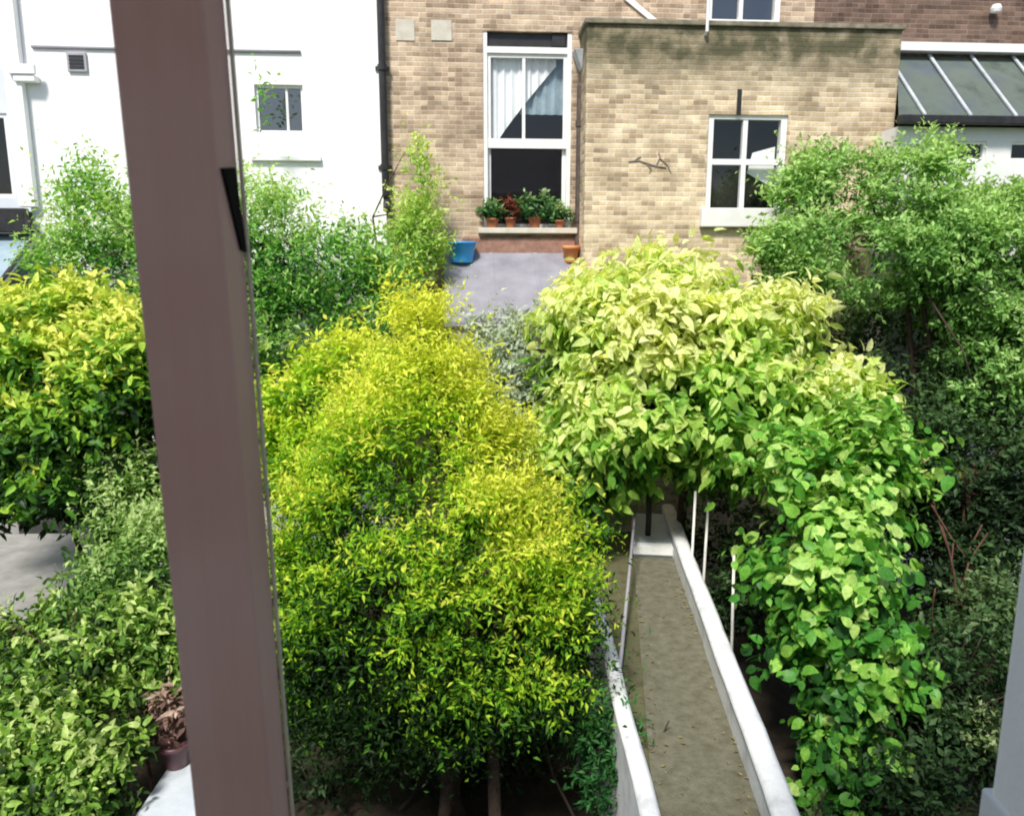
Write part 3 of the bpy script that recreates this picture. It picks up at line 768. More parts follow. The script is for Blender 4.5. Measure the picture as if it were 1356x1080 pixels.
def crown_mesh(name, blobs, nspray, nleaf, size, wid, spray, cols, seed, mat, parent, shape='small', droop=0.0, up=0.5,
               inner=0.45, fill=0.5, hue=0.12, flat=0.5, zsplit=None, clump=None, zw=0.75, core_share=0.28, tidy=0.45, lam=0.30, shell=(0.78, 0.98), zmin=GZ+0.02):
    """sprays of leaves spread through the volume of the blobs; returns spray anchor points"""
    rs = np.random.RandomState(seed)
    # clumps: small flattened pads of foliage riding on the big volumes
    src = blobs; core = np.zeros(nspray, bool)
    if clump:
        nc, cr, cz = clump
        area = blobs[:, 3]*blobs[:, 5] + blobs[:, 4]*blobs[:, 5]
        cl = []; guard = 0
        while len(cl) < nc and guard < nc*40:
            guard += 1
            b = blobs[rs.choice(len(blobs), p=area/area.sum())]
            d = rs.normal(size=3); d /= np.linalg.norm(d)
            if d[1] > 0.45 and rs.rand() < 0.8: continue
            c = b[:3] + d*b[3:]*rs.uniform(*shell)
            e = (((c-blobs[:, :3])/blobs[:, 3:])**2).sum(1)
            if (e < 0.55).any(): continue
            k = cr*rs.uniform(0.7, 1.25)
            cl.append((*c, k*rs.uniform(0.85, 1.15), k, k*cz))
        src = np.concatenate([np.array(cl), blobs*np.array([1, 1, 1, .86, .86, .86])])
        wts = np.concatenate([np.array([c[3]*c[5] for c in cl]), np.zeros(len(blobs))]); wts = wts/wts.sum()*(1-core_share)
        vb = blobs[:, 3]*blobs[:, 5] + blobs[:, 4]*blobs[:, 5]; wts[len(cl):] = vb/vb.sum()*core_share
        idx = rs.choice(len(src), nspray, p=wts/wts.sum())
        core = idx >= len(cl)
    else:
        vol = (blobs[:, 3]*blobs[:, 5] + blobs[:, 3]*blobs[:, 4] + blobs[:, 4]*blobs[:, 5])
        idx = rs.choice(len(blobs), nspray, p=vol/vol.sum())
    dirs = unit(rs.normal(size=(nspray, 3)))
    inn = np.where(core, 0.55, 0.25) if clump else np.full(nspray, inner)
    q = inn + (1.0-inn)*rs.rand(nspray)**fill
    B = src[idx]
    pos = B[:, :3] + dirs*B[:, 3:]*q[:, None]
    nz = noise3(pos, seed+5)
    pos = B[:, :3] + dirs*B[:, 3:]*(q*(1+0.14*nz))[:, None]
    deep = np.zeros(nspray, bool)
    for k in range(len(blobs)):
        e = (((pos-blobs[k, :3])/blobs[k, 3:])**2).sum(1)
        deep |= e < inner**2
    gap = noise3(pos*1.7, seed+9) < (-9 if clump else -0.62)
    keep = ~deep & ~gap & (pos[:, 2] > zmin+0.03)
    loc = np.where(core, -0.30, lam*dirs[:, 2]*q + 0.02) if clump else np.zeros(nspray)  # tint offset imitating shade: clump tops bright, undersides and cores dark
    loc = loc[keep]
    if clump:                                                  # sprays lean out from the whole plant
        cen = blobs[:, :3].mean(0)
        dirs = unit(dirs*np.array([1, 1, 0.6]) + unit(pos-cen)*0.9)
    pos, dirs, q = pos[keep], dirs[keep], q[keep]
    n = len(pos)
    outw = unit(dirs/np.array([1, 1, 1]))
    axis = unit(outw*0.8 + np.array([0, 0, up-droop]) + rs.normal(size=(n, 3))*tidy)
    zlo, zhi = blobs[:, 2].min()-blobs[:, 5].max()*0.6, (blobs[:, 2]+blobs[:, 5]).max()
    L = n*nleaf
    P = np.repeat(pos, nleaf, 0); A = np.repeat(axis, nleaf, 0); O = np.repeat(outw, nleaf, 0); Q = np.repeat(q, nleaf)
    t = np.tile(np.linspace(-0.3, 1, nleaf), n) + rs.normal(size=L)*0.08
    sp_len = np.repeat(spray*(0.55+0.8*rs.rand(n))*np.where(rs.rand(n) < 0.09, 1.9, 1.0), nleaf)
    side = unit(np.cross(A, rs.normal(size=(L, 3))))
    base = P + A*(t*sp_len)[:, None] + side*(rs.rand(L)*spray*0.18)[:, None]
    base[:, 2] -= droop*0.35*np.maximum(t, 0)**2*sp_len
    d = unit(A*0.55 + side*0.9 + np.array([0, 0, -droop]) + rs.normal(size=(L, 3))*0.25)
    nrm = unit(np.array([0, 0, 1.0])*flat + O*0.55 + rs.normal(size=(L, 3))*0.42)
    s = unit(np.cross(nrm, d)); nrm = np.cross(d, s)
    sz = size*(0.45+0.95*rs.rand(L)**1.3)
    T, faces = TEMPL[shape]
    k = len(T)
    V = (base[:, None, :] + d[:, None, :]*(T[None, :, 0:1]*sz[:, None, None]) + s[:, None, :]*(T[None, :, 1:2]*(sz*wid)[:, None, None])
         + nrm[:, None, :]*(T[None, :, 2:3]*sz[:, None, None])).reshape(-1, 3)
    low = V[:, 2] < zmin; V[low, 2] = zmin + rs.rand(low.sum())*0.02
    # colour: fresh growth high and at the tips; shade painted into clump undersides and cores
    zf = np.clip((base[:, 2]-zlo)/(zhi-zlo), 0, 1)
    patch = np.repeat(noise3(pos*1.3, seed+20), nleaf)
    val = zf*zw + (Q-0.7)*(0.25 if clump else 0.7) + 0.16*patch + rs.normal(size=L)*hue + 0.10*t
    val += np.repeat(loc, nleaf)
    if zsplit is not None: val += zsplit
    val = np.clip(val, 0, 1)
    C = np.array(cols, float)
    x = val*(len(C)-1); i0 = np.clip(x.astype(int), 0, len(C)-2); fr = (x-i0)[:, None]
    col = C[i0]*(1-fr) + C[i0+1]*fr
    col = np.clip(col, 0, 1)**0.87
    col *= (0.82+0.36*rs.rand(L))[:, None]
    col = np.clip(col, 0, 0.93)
    me = bpy.data.meshes.new(name)
    nv = len(V)
    loops = []; starts = []; tot = 0
    fl = [len(f) for f in faces]
    offs = (np.arange(L)*k)[:, None]
    per = np.concatenate([np.array(f) for f in faces])[None, :] + offs
    lt = np.tile(np.array(fl), L)
    ls2 = np.concatenate([[0], np.cumsum(lt)[:-1]])
    me.vertices.add(nv); me.vertices.foreach_set('co', V.astype(np.float32).ravel())
    me.loops.add(per.size); me.loops.foreach_set('vertex_index', per.ravel().astype(np.int32))
    me.polygons.add(len(lt)); me.polygons.foreach_set('loop_start', ls2.astype(np.int32)); me.polygons.foreach_set('loop_total', lt.astype(np.int32))
    me.update(calc_edges=True)
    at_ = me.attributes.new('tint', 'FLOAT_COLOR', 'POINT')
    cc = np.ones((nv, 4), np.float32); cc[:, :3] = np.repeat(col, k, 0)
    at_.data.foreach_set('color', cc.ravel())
    me.materials.append(mat)
    o = bpy.data.objects.new(name, me); COL.objects.link(o)
    if parent:
        o.parent = parent; o.matrix_parent_inverse = Matrix.Translation(-Vector(parent.location))
    return pos

def stems(parent, base, anchors, blobs, nb, r0, seed, mat, nstem=1, spread=0.15, name='trunk'):
    rs = random.Random(seed)
    mb = MB(); base = Vector(base)
    mid = Vector(blobs[:, :3].mean(0))
    tops = []
    for s in range(nstem):
        b0 = base + Vector((rs.uniform(-spread, spread), rs.uniform(-spread, spread), 0)) if nstem > 1 else base
        tgt = mid + Vector((rs.uniform(-.3, .3)*nstem**.5, rs.uniform(-.2, .2), rs.uniform(0, .3)))
        pts = []; rad = []
        for k in range(9):
            u = k/8
            p = b0.lerp(tgt, u) + Vector((0.06*math.sin(u*5+s*2), 0.05*math.sin(u*4+s), 0))*u
            pts.append(p); rad.append(r0*(1-0.62*u))
        rad[0] *= 1.35
        mb.tube(pts, rad, 8); tops.append(pts)
    if len(anchors):
        pick = rs.sample(range(len(anchors)), min(nb, len(anchors)))
        for i in pick:
            a = Vector(anchors[i]); pts0 = rs.choice(tops)
            st_ = pts0[rs.randint(4, 8)]
            if (a-st_).length > 3: continue
            m1 = st_.lerp(a, 0.35) + Vector((rs.uniform(-.06, .06), rs.uniform(-.06, .06), 0.10))
            m2 = st_.lerp(a, 0.7) + Vector((rs.uniform(-.06, .06), rs.uniform(-.06, .06), 0.08))
            mb.tube([st_, m1, m2, a], [r0*0.36, r0*0.26, r0*0.16, r0*0.06], 5)
    o = mb.build(name, mat, parent, smooth=True)
    o.matrix_parent_inverse = Matrix.Translation(-Vector(parent.location))
    return o

def plant(name, label, cat, base_px, blobs, mat, cols, seed, nspray, nleaf, size, wid, spray, bark='bark', nb=40, r0=0.05, nstem=1, group=None, spread=0.15, **kw):
    bl = blobs_px(blobs)
    px, Y = base_px
    b = at(px, 900, Y); b.z = GZ - 0.03
    root = empty(name, label, cat, b, 0, group)
    an = crown_mesh('crown' if 'tree' in name else 'foliage', bl, nspray, nleaf, size, wid, spray, cols, seed, M[mat], root, **kw)
    stems(root, b, an, bl, nb, r0, seed+1, M[bark], nstem, spread, 'trunk' if 'tree' in name else 'stem')
    return root

#GOLD
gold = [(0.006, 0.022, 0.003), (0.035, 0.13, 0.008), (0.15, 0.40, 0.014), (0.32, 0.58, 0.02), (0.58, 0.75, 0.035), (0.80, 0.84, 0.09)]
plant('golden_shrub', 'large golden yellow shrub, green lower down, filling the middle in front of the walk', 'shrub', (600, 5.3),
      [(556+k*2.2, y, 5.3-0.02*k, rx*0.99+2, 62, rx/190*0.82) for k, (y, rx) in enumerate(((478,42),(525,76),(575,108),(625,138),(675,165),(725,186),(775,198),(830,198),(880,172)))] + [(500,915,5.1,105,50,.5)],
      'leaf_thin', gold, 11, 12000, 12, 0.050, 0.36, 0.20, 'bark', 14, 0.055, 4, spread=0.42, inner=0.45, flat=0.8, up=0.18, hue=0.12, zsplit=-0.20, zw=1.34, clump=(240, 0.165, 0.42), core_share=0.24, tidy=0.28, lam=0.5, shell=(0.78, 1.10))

pale = [(0.03, 0.12, 0.012), (0.12, 0.33, 0.03), (0.34, 0.58, 0.08), (0.60, 0.78, 0.18), (0.78, 0.87, 0.30), (0.87, 0.91, 0.42)]
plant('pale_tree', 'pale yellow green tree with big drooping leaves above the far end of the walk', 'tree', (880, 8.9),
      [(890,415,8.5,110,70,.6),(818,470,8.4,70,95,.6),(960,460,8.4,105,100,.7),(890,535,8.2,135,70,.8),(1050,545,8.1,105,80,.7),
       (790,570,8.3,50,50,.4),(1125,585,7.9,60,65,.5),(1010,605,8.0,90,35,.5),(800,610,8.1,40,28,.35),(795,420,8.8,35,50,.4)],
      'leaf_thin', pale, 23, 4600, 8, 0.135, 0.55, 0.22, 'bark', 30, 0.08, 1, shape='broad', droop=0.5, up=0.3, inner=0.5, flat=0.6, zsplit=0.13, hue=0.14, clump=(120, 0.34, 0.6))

vine = [(0.014, 0.06, 0.012), (0.045, 0.20, 0.025), (0.09, 0.32, 0.03), (0.24, 0.52, 0.06), (0.46, 0.68, 0.16)]
plant('climbing_vine', 'bright green vine with large round leaves hanging right of the white walled walk', 'vine', (1110, 6.3),
      [(1075,640,6.6,80,65,.45),(1080,730,6.3,70,75,.45),(1108,830,6.0,66,100,.42),(1140,705,6.4,48,65,.4),
       (1118,945,5.7,48,80,.33),(1108,1040,5.4,46,60,.33),(1150,600,6.9,55,55,.4)],
      'leaf_glossy', vine, 37, 1150, 6, 0.11, 0.78, 0.2, 'bark', 40, 0.03, 3, shape='broad', droop=0.45, inner=0.35, flat=0.5, fill=0.45, hue=0.17, clump=(60, 0.26, 0.7), zsplit=0.06)

dark = [(0.007, 0.022, 0.006), (0.035, 0.10, 0.02), (0.11, 0.28, 0.05), (0.23, 0.47, 0.10), (0.42, 0.64, 0.20)]
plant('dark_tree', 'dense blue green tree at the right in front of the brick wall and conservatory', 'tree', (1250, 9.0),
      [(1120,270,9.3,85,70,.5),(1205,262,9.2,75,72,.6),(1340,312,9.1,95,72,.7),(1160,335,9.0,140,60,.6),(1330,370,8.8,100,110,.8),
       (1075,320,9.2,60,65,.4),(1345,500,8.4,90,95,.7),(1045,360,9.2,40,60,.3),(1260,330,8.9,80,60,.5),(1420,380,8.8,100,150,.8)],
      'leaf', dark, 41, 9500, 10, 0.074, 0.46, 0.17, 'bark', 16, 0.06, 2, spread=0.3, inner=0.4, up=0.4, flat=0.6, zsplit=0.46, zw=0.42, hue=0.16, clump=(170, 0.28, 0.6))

under = [(0.010, 0.022, 0.008), (0.018, 0.045, 0.014), (0.035, 0.085, 0.025), (0.065, 0.14, 0.04), (0.14, 0.22, 0.08)]  # near-black greens, partly standing in for shade in the hollow beneath the tree
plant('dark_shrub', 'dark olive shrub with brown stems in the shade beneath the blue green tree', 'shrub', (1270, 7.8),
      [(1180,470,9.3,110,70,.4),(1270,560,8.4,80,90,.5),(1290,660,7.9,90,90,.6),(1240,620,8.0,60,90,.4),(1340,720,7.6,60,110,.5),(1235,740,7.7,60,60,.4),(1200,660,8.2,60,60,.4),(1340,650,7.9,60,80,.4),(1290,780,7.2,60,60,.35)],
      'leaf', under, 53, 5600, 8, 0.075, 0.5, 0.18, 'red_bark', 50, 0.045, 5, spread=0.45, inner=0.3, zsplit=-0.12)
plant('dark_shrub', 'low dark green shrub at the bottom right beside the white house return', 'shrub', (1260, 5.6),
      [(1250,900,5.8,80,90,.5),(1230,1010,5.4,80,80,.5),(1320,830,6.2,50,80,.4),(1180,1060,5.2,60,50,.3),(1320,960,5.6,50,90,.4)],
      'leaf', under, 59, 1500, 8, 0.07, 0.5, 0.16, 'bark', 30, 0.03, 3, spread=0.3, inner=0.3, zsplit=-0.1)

hedge = [(0.006, 0.016, 0.005), (0.02, 0.07, 0.010), (0.06, 0.20, 0.015), (0.20, 0.44, 0.03), (0.46, 0.64, 0.05), (0.84, 0.86, 0.16)]
plant('yellow_topped_bush', 'bush with bright yellow top and dark inside at the left edge', 'shrub', (175, 7.2),
      [(70,430,7.2,110,38,.6),(100,520,7.0,110,75,.5),(60,615,6.8,110,52,.6),(165,500,7.0,55,90,.5),(-40,520,7.2,80,100,.6),(160,610,6.9,60,70,.4)],
      'leaf_glossy', hedge, 61, 4300, 8, 0.095, 0.46, 0.17, 'bark', 20, 0.035, 4, shape='broad', spread=0.2, inner=0.2, hue=0.13, up=0.4, zsplit=0.0, clump=(110, 0.24, 0.6))

feather = [(0.010, 0.05, 0.010), (0.035, 0.16, 0.02), (0.10, 0.34, 0.035), (0.24, 0.52, 0.07), (0.46, 0.66, 0.20)]
plant('feathery_tree', 'mid green tree with feathery shoots against the white house, behind the brown post', 'tree', (300, 9.0),
      [(130,300,9.3,45,75,.35),(130,365,9.2,90,40,.4),(250,330,9.2,110,80,.6),(355,330,9.3,50,85,.4),(440,370,9.1,80,65,.5),(390,440,8.9,90,70,.6),(480,400,9.1,45,55,.4),(352,142,9.75,14,22,.1),(300,420,8.9,120,70,.6)],  # the tiny high blob is added to imitate greenery reflected in the small window
      'leaf', feather, 71, 3900, 10, 0.075, 0.42, 0.23, 'bark', 40, 0.05, 2, spread=0.3, inner=0.4, up=0.6, hue=0.16, zsplit=0.42, zw=0.55, clump=(120, 0.28, 0.7))
plant('slender_shrub', 'slim light green shrub against the brick wall beside the black drainpipe', 'shrub', (555, 9.9),
      [(552,255,9.8,26,58,.2),(553,325,9.7,38,55,.25),(538,385,9.6,50,40,.3)],
      'leaf_thin', [(0.06, 0.20, 0.025), (0.18, 0.42, 0.05), (0.40, 0.62, 0.10), (0.62, 0.76, 0.22)], 83, 900, 9, 0.07, 0.45, 0.2, 'bark', 25, 0.03, 2, spread=0.1, inner=0.2, up=0.8, zsplit=0.42, zw=0.5)
plant('silver_shrub', 'pale silver green shrub between the golden shrub and the pale tree', 'shrub', (700, 9.2),
      [(690,465,9.0,60,48,.4),(655,462,9.1,40,40,.3),(735,490,8.9,55,50,.4),(690,520,9.0,60,60,.4)],
      'leaf', [(0.05, 0.13, 0.07), (0.16, 0.28, 0.18), (0.34, 0.46, 0.36), (0.52, 0.60, 0.50)], 89, 1200, 9, 0.085, 0.42, 0.2, 'dry_stem', 30, 0.03, 3, spread=0.15, inner=0.3, up=0.5, zsplit=0.6)
plant('golden_shrub', 'smaller yellow green shrub behind the large golden one, beside the post', 'shrub', (410, 7.0),
      [(400,550,7.0,65,50,.5),(470,500,7.3,55,50,.4),(420,610,6.8,80,60,.5)],
      'leaf_thin', gold, 97, 1900, 9, 0.07, 0.45, 0.18, 'bark', 15, 0.03, 3, spread=0.2, inner=0.4, zsplit=0.3, clump=(50, 0.2, 0.6))

left = [(0.018, 0.045, 0.010), (0.06, 0.15, 0.02), (0.13, 0.29, 0.03), (0.30, 0.50, 0.07), (0.52, 0.66, 0.20)]
plant('leafy_shrub', 'soft grey green shrub beside the pale terrace on the left', 'shrub', (170, 6.4),
      [(170,700,6.4,60,50,.4),(195,650,6.7,45,50,.4),(155,790,6.1,60,40,.35),(205,770,6.1,55,75,.4)],
      'leaf', [(0.02, 0.07, 0.02), (0.09, 0.22, 0.04), (0.24, 0.44, 0.09), (0.48, 0.64, 0.24)], 101, 1900, 9, 0.066, 0.42, 0.17, 'bark', 14, 0.02, 3, spread=0.2, inner=0.3, up=0.4, zsplit=0.2, hue=0.16, clump=(60, 0.2, 0.7))
plant('leafy_shrub', 'green shrub with brownish gaps at lower left behind the bottom bush', 'shrub', (150, 5.3),
      [(165,855,5.5,70,60,.4),(95,900,5.3,60,42,.35),(30,850,5.6,50,26,.3),(75,825,5.9,35,22,.25),(215,860,5.5,40,65,.3)],
      'leaf_glossy', left, 103, 1700, 8, 0.066, 0.5, 0.16, 'red_bark', 18, 0.02, 3, shape='broad', spread=0.2, inner=0.3, hue=0.22, zsplit=-0.10, clump=(60, 0.13, 0.6), lam=0.5)
plant('leafy_shrub', 'darker green bush with glossy leaves in the bottom left corner', 'shrub', (70, 4.6),
      [(55,985,4.8,75,60,.4),(115,1005,4.7,52,50,.3),(20,1055,4.5,75,55,.4),(90,1085,4.4,62,45,.3)],
      'leaf_glossy', left, 107, 1700, 8, 0.062, 0.55, 0.15, 'bark', 12, 0.02, 3, shape='broad', spread=0.2, inner=0.25, hue=0.22, zsplit=-0.06, clump=(60, 0.12, 0.6), lam=0.5)
plant('fern_clump', 'dark green ferny clump against the left white wall at the bottom', 'fern', (790, 5.2),
      [(800,1000,4.8,30,70,.15),(815,1062,4.5,24,45,.12),(778,930,5.4,26,40,.2),(790,900,5.3,16,30,.12)],
      'leaf', [(0.006, 0.03, 0.008), (0.012, 0.07, 0.016), (0.03, 0.15, 0.03), (0.06, 0.22, 0.05)], 109, 620, 10, 0.055, 0.35, 0.18, 'bark', 10, 0.015, 3, spread=0.1, inner=0.2, up=0.9)
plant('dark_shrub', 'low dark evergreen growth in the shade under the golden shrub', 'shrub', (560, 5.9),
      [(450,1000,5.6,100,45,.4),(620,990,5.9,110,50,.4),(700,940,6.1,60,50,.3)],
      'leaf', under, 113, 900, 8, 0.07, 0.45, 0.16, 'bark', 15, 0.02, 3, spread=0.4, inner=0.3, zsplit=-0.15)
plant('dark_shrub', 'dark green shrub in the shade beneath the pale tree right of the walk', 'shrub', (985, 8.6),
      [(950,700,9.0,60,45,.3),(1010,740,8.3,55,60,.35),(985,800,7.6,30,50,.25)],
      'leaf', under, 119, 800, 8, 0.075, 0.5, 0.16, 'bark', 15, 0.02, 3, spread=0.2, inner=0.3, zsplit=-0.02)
plant('pale_bush', 'small pale green bush at the bottom edge right of the walk', 'shrub', (1130, 4.9),
      [(1140,1072,4.8,55,30,.25),(1110,1090,4.7,45,30,.2)], 'leaf', [(0.05, 0.10, 0.03), (0.14, 0.24, 0.07), (0.28, 0.40, 0.14), (0.42, 0.50, 0.24)], 127, 260, 9, 0.055, 0.45, 0.12, 'bark', 10, 0.015, 2, spread=0.1, inner=0.2)
plant('pale_bush', 'small pale green bush by the white house return at right', 'shrub', (1296, 5.6),
      [(1298,985,5.5,26,36,.18)], 'leaf', [(0.05, 0.10, 0.03), (0.14, 0.24, 0.07), (0.28, 0.40, 0.14), (0.42, 0.50, 0.24)], 131, 150, 9, 0.055, 0.45, 0.12, 'bark', 8, 0.012, 2, spread=0.05, inner=0.2)

# arching brown bare stems in the right bed
mb = MB(); rs = random.Random(5)
b0 = at(1290, 830, 6.9); b0.z = GZ
for k in range(10):
    foot = Vector((rs.uniform(-0.35, 0.3), rs.uniform(-.2, .2), 0))
    tip = at(rs.uniform(1235, 1335), rs.uniform(690, 790), 6.9+rs.uniform(-.3, .3)) - b0
    bow = rs.uniform(-0.18, 0.18); pts = []
    for j in range(10):
        u = j/9; p = foot.lerp(tip, u); p.x += bow*math.sin(u*PI) + 0.02*math.sin(u*9+k); p.y += 0.05*math.sin(u*6+k)
        pts.append(p)
    mb.tube(pts, [0.017*(1-0.6*j/9) for j in range(10)], 6)
o = mb.build('bare_stems', M['red_bark'], smooth=True, loc=b0)
tag(o, 'clump of bare upright brown stems in the shade at the right edge', 'plant')
# pale fallen branch in the pale tree
# leaf litter on the walk and the bed
rs = random.Random(77); V_ = []; fl_ = MB()
for k in range(150):
    s_ = rs.uniform(-0.6, 4.0); edge = rs.random()
    t_ = (W*rs.random()) if edge < 0.3 else (W - abs(rs.gauss(0, 0.06)) if edge < 0.75 else abs(rs.gauss(0, 0.05)))
    if not 0.01 < t_ < W-0.01: continue
    x, y = pw(s_, t_); a = rs.uniform(0, 6.28); r_ = rs.uniform(0.008, 0.024); z_ = 0.014
    dx, dy = math.cos(a)*r_, math.sin(a)*r_
    fl_.poly([(x-dx, y-dy, z_), (x+dy*.45, y-dx*.45, z_+rs.uniform(0, .01)), (x+dx, y+dy, z_+rs.uniform(0, .008)), (x-dy*.45, y+dx*.45, z_+rs.uniform(0, .01))])
o = fl_.build('leaf_litter', mottled('dry_leaf', (0.12, 0.09, 0.035), (0.30, 0.25, 0.11), 9, 0.8, 0.1, 50)); tag(o, 'fallen leaves scattered along the edges of the brown walk', 'fallen leaves', kind='stuff')
# white garden canes
for (px, y0_, y1_, Y, lb) in ((921, 650, 715, 7.6, 'tall white cane nearest the right white wall'), (938, 665, 722, 7.6, 'shorter white cane just right of the tall one'),
                          (972, 735, 848, 6.8, 'white cane leaning beside the middle of the right white wall'), (1113, 912, 990, 5.6, 'white cane half hidden in the green vine'),
                          (777, 690, 800, 6.1, 'white cane at the right edge of the golden shrub')):
    t_ = at(px, y0_, Y); b_ = at(px-4, y1_, Y); dd = (t_-b_); bb = b_ + dd*((GZ-b_.z)/dd.z)
    mb = MB(); mb.tube([Vector((0,0,0)), (t_-bb)*0.5+Vector((0.008, 0, 0)), t_-bb], [0.016, 0.015, 0.013], 7)
    o = mb.build('garden_cane', M['cane'], loc=bb, smooth=True); tag(o, lb, 'garden cane', 'white garden canes')
# white trug/tile seen by the cane
a = at(806, 726, 6.9)
# ------------------------------------------------------------------ pots on the sill and under it
def pot_profile(r, h): return [(0.0, 0.004), (r*0.68, 0.0), (r*0.72, 0.01), (r*0.93, h*0.78), (r*1.05, h*0.79), (r*1.05, h), (r*0.92, h), (r*0.88, h*0.82), (0.0, h*0.82)]
def potted(label, px, Yout, zb, r, h, cols, seed, fr, nsp, mat='terracotta', leafsize=0.07):
    x = fac(px, 290, Yout)[0]
    loc = FO + fu*x - fn*Yout; loc.z = zb
    root = empty('potted_plant', label, 'potted plant', loc, 0, 'potted plants by the tall window')
    mb = MB(); mb.lathe(pot_profile(r, h), 20); mb.build('flowerpot', M[mat], root, smooth=True)
    bl = np.array([(loc.x, loc.y, loc.z+h+fr[1]*0.7, fr[0], fr[0]*0.55, fr[1])])
    an = crown_mesh('foliage', bl, nsp, 8, leafsize, 0.5, 0.08, cols, seed, M['leaf'], root, inner=0.1, up=0.6, zmin=zb+h*0.7)
    mb = MB(); rs_ = random.Random(seed)
    for i in range(8):
        a = Vector(an[rs_.randrange(len(an))]) - Vector(loc); mb.tube([(0, 0, h*0.7), a*0.5+Vector((0, 0, h*0.3)), a], [0.008, 0.006, 0.003], 5)
    mb.build('stem', M['bark'], root)
    return root
zs_ = big[2] - 0.002
gcol = [(0.02, 0.08, 0.02), (0.05, 0.16, 0.04), (0.12, 0.28, 0.08), (0.34, 0.46, 0.22)]
rcol = [(0.05, 0.012, 0.010), (0.13, 0.03, 0.02), (0.24, 0.06, 0.035)]
potted('green leafy pot plant at the left end of the tall window sill', 652, 0.09, zs_, 0.085, 0.12, gcol, 201, (0.14, 0.10), 60)
potted('red leaved pot plant on the tall window sill between the green ones', 676, 0.09, zs_, 0.075, 0.13, rcol, 203, (0.09, 0.13), 30)
potted('large bushy green pot plant in the middle of the tall window sill', 708, 0.09, zs_, 0.085, 0.14, gcol, 205, (0.20, 0.17), 120)
potted('pale green pot plant at the right end of the tall window sill', 741, 0.09, zs_, 0.065, 0.10, gcol, 207, (0.10, 0.09), 45)
# orange clay pot and blue bucket at the top of the felt roof
def froof_z(out): return fz0 + (fz1-fz0)*(1.25-out)/(1.25-0.11) + 0.035
out_ = 0.26; x = fac(756, 330, out_)[0]; loc = FO + fu*x - fn*out_; loc.z = froof_z(out_)-0.02
mb = MB(); mb.lathe(pot_profile(0.11, 0.22), 22); o = mb.build('flowerpot', M['orange_pot'], loc=loc, smooth=True)
tag(o, 'orange clay flowerpot at the top right corner of the grey felt roof', 'flowerpot')
x = fac(611, 330, out_)[0]; loc = FO + fu*x - fn*out_; loc.z = froof_z(out_)-0.02
bk = empty('bucket', 'bright blue plastic bucket at the top left corner of the grey felt roof', 'bucket', loc)
mb = MB(); mb.lathe([(0.0, 0.004), (0.14, 0.0), (0.145, 0.01), (0.19, 0.24), (0.20, 0.24), (0.20, 0.265), (0.185, 0.265), (0.135, 0.02), (0.0, 0.02)], 24); mb.build('tub', M['blue_plastic'], bk, smooth=True)
mb = MB(); mb.tube([(0.2*math.cos(a), -0.02-0.10*math.sin(a), 0.25-0.13*math.sin(a)) for a in [PI*k/12 for k in range(13)]], 0.006, 6); mb.build('handle', M['grey_iron'], bk)
# terracotta pot with dried plant on the pale paving at lower left
loc = Vector((at(232, 985, 5.0).x, 5.0, -0.35))
root = empty('potted_plant', 'dark reddish pot with dusty pink dried plant on the pale paving beside the brown post', 'potted plant', loc)
mb = MB(); mb.lathe(pot_profile(0.11, 0.19), 22); mb.build('flowerpot', mottled('mulberry_glaze', (0.09, 0.04, 0.05), (0.16, 0.08, 0.09), 6, 0.4, 0.1, 30), root, smooth=True)
bl_ = np.array([(loc.x, loc.y, loc.z+0.42, 0.16, 0.14, 0.2)])
an = crown_mesh('foliage', bl_, 50, 7, 0.07, 0.4, 0.1, [(0.08, 0.04, 0.04), (0.30, 0.17, 0.15), (0.58, 0.42, 0.36)], 301, M['leaf'], root, inner=0.1, droop=0.3, zmin=loc.z+0.15)
mb = MB(); rs_ = random.Random(3)
for i in range(14):
    a = Vector(an[rs_.randrange(len(an))]) - loc; mb.tube([(0, 0, 0.15), a*0.5+Vector((0, 0, 0.12)), a], [0.009, 0.007, 0.004], 5)
mb.build('stem', M['dry_stem'], root)

# ------------------------------------------------------------------ our own side: post and house return
pY = 0.62
ptilt = math.atan(0.0185)
po = empty('timber_post', 'tall brown painted timber post close by on the left, leaning slightly', 'post', (-0.4150*pY, pY+0.026, CZ-0.25))
po.rotation_euler = (0, -ptilt, 0)
k = -1 if False else 1
mb = MB(); mb.box(-0.036, 0.034, -0.026, 0.026, -2.0, 1.6); mb.build('stile', M['post'], po, bevel=0.004)
mb = MB(); mb.box(0.0345, 0.0375, 0.0235, 0.029, -2.0, 1.6); mb.build('edge_strip', M['cream'], po, bevel=0.001)
lz = at(310, 275, pY).z - (CZ-0.25)
mb = MB(); mb.hexa([(0.0335, 0.012, lz-0.032), (0.0365, 0.012, lz-0.032), (0.0365, 0.023, lz-0.034), (0.0335, 0.023, lz-0.034)],
                   [(0.0335, -0.017, lz+0.030), (0.0365, -0.017, lz+0.030), (0.0365, 0.012, lz+0.034), (0.0335, 0.012, lz+0.034)])
mb.build('latch_plate', mottled('flat_black', (0.004, 0.004, 0.004), (0.010, 0.009, 0.008), 20, 0.9, 0.1, 60, spec=0.1), po)

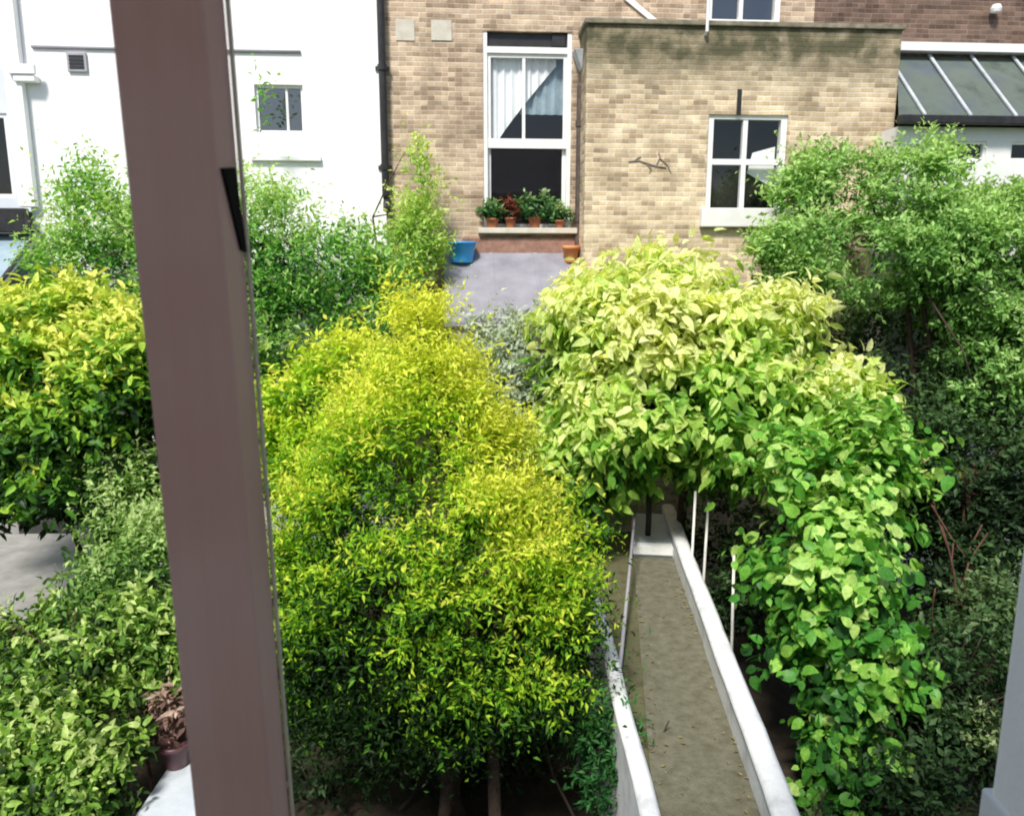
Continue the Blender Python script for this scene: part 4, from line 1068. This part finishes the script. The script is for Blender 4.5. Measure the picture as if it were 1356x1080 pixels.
oh = empty('own_house', 'white rendered return of the near house at the bottom right edge', 'house', (0, 0, 0))
rx = 0.6965*0.9
mb = MB(); mb.box(rx, rx+2.5, -0.30, 0.9, GZ, 5.0); mb.build('return_wall', mottled('warm_white_render', (0.90, 0.87, 0.83), (0.95, 0.92, 0.88), 3, 0.8, 0.15, 60), oh, bevel=0.008)
zl = at(1310, 1050, 0.9).z
mb = MB(); mb.box(rx-0.004, rx+0.5, -0.29, 0.913, zl-0.12, zl); mb.build('ledge', M['paint_white'], oh, bevel=0.004)
mb = MB(); mb.box(-7, 7, -0.8, -0.31, GZ, 5.0); mb.build('wall', M['render_white'], oh)  # unseen house body, height shaped to keep the post in shade
mb = MB(); mb.hexa([(-7, -5, 5.003), (7, -5, 5.003), (7, -0.25, 5.003), (-7, -0.25, 5.003)], [(-7, -5, 7.0), (7, -5, 7.0), (7, -0.25, 5.08), (-7, -0.25, 5.08)]); mb.build('roof', M['felt'], oh)  # unseen roof, set at the height of that shading wall

# ------------------------------------------------------------------ light, world, camera
EL, AZ = R(52), R(198)         # sun high behind us, a little to the left; AZ clockwise from +Y
sd = Vector((math.sin(AZ)*math.cos(EL), math.cos(AZ)*math.cos(EL), math.sin(EL)))
sun = bpy.data.lights.new('sun', 'SUN'); sun.energy = 5.0; sun.angle = R(10); sun.color = (1.0, 0.95, 0.87)
so_ = bpy.data.objects.new('sun', sun); COL.objects.link(so_)
so_.rotation_euler = (-sd).to_track_quat('-Z', 'Y').to_euler(); so_.location = sd*30
w = bpy.data.worlds.new('World'); scene.world = w; w.use_nodes = True
nt = w.node_tree
sky = nt.nodes.new('ShaderNodeTexSky'); sky.sky_type = 'NISHITA'; sky.sun_disc = False
sky.sun_elevation = EL; sky.sun_rotation = AZ; sky.air_density = 1.0; sky.dust_density = 1.5; sky.ozone_density = 1.0
bg = nt.nodes['Background']; bg.inputs['Strength'].default_value = 0.15
nt.links.new(sky.outputs[0], bg.inputs['Color'])

cam = bpy.data.cameras.new('camera'); co = bpy.data.objects.new('camera', cam); COL.objects.link(co)
co.location = (0, 0, CZ); co.rotation_euler = (PI/2 - PITCH, 0, 0)
cam.sensor_fit = 'HORIZONTAL'; cam.sensor_width = 36; cam.lens = 36*F/1356
cam.clip_start = 0.02; cam.clip_end = 2000
cam.dof.use_dof = True; cam.dof.focus_distance = 7.0; cam.dof.aperture_fstop = 11
scene.camera = co
scene.view_settings.view_transform = 'Standard'; scene.view_settings.look = 'None'; scene.view_settings.exposure = 0
scene.render.engine = 'CYCLES'
scene.cycles.filter_width = 2.0
scene.cycles.max_bounces = 6; scene.cycles.transparent_max_bounces = 8
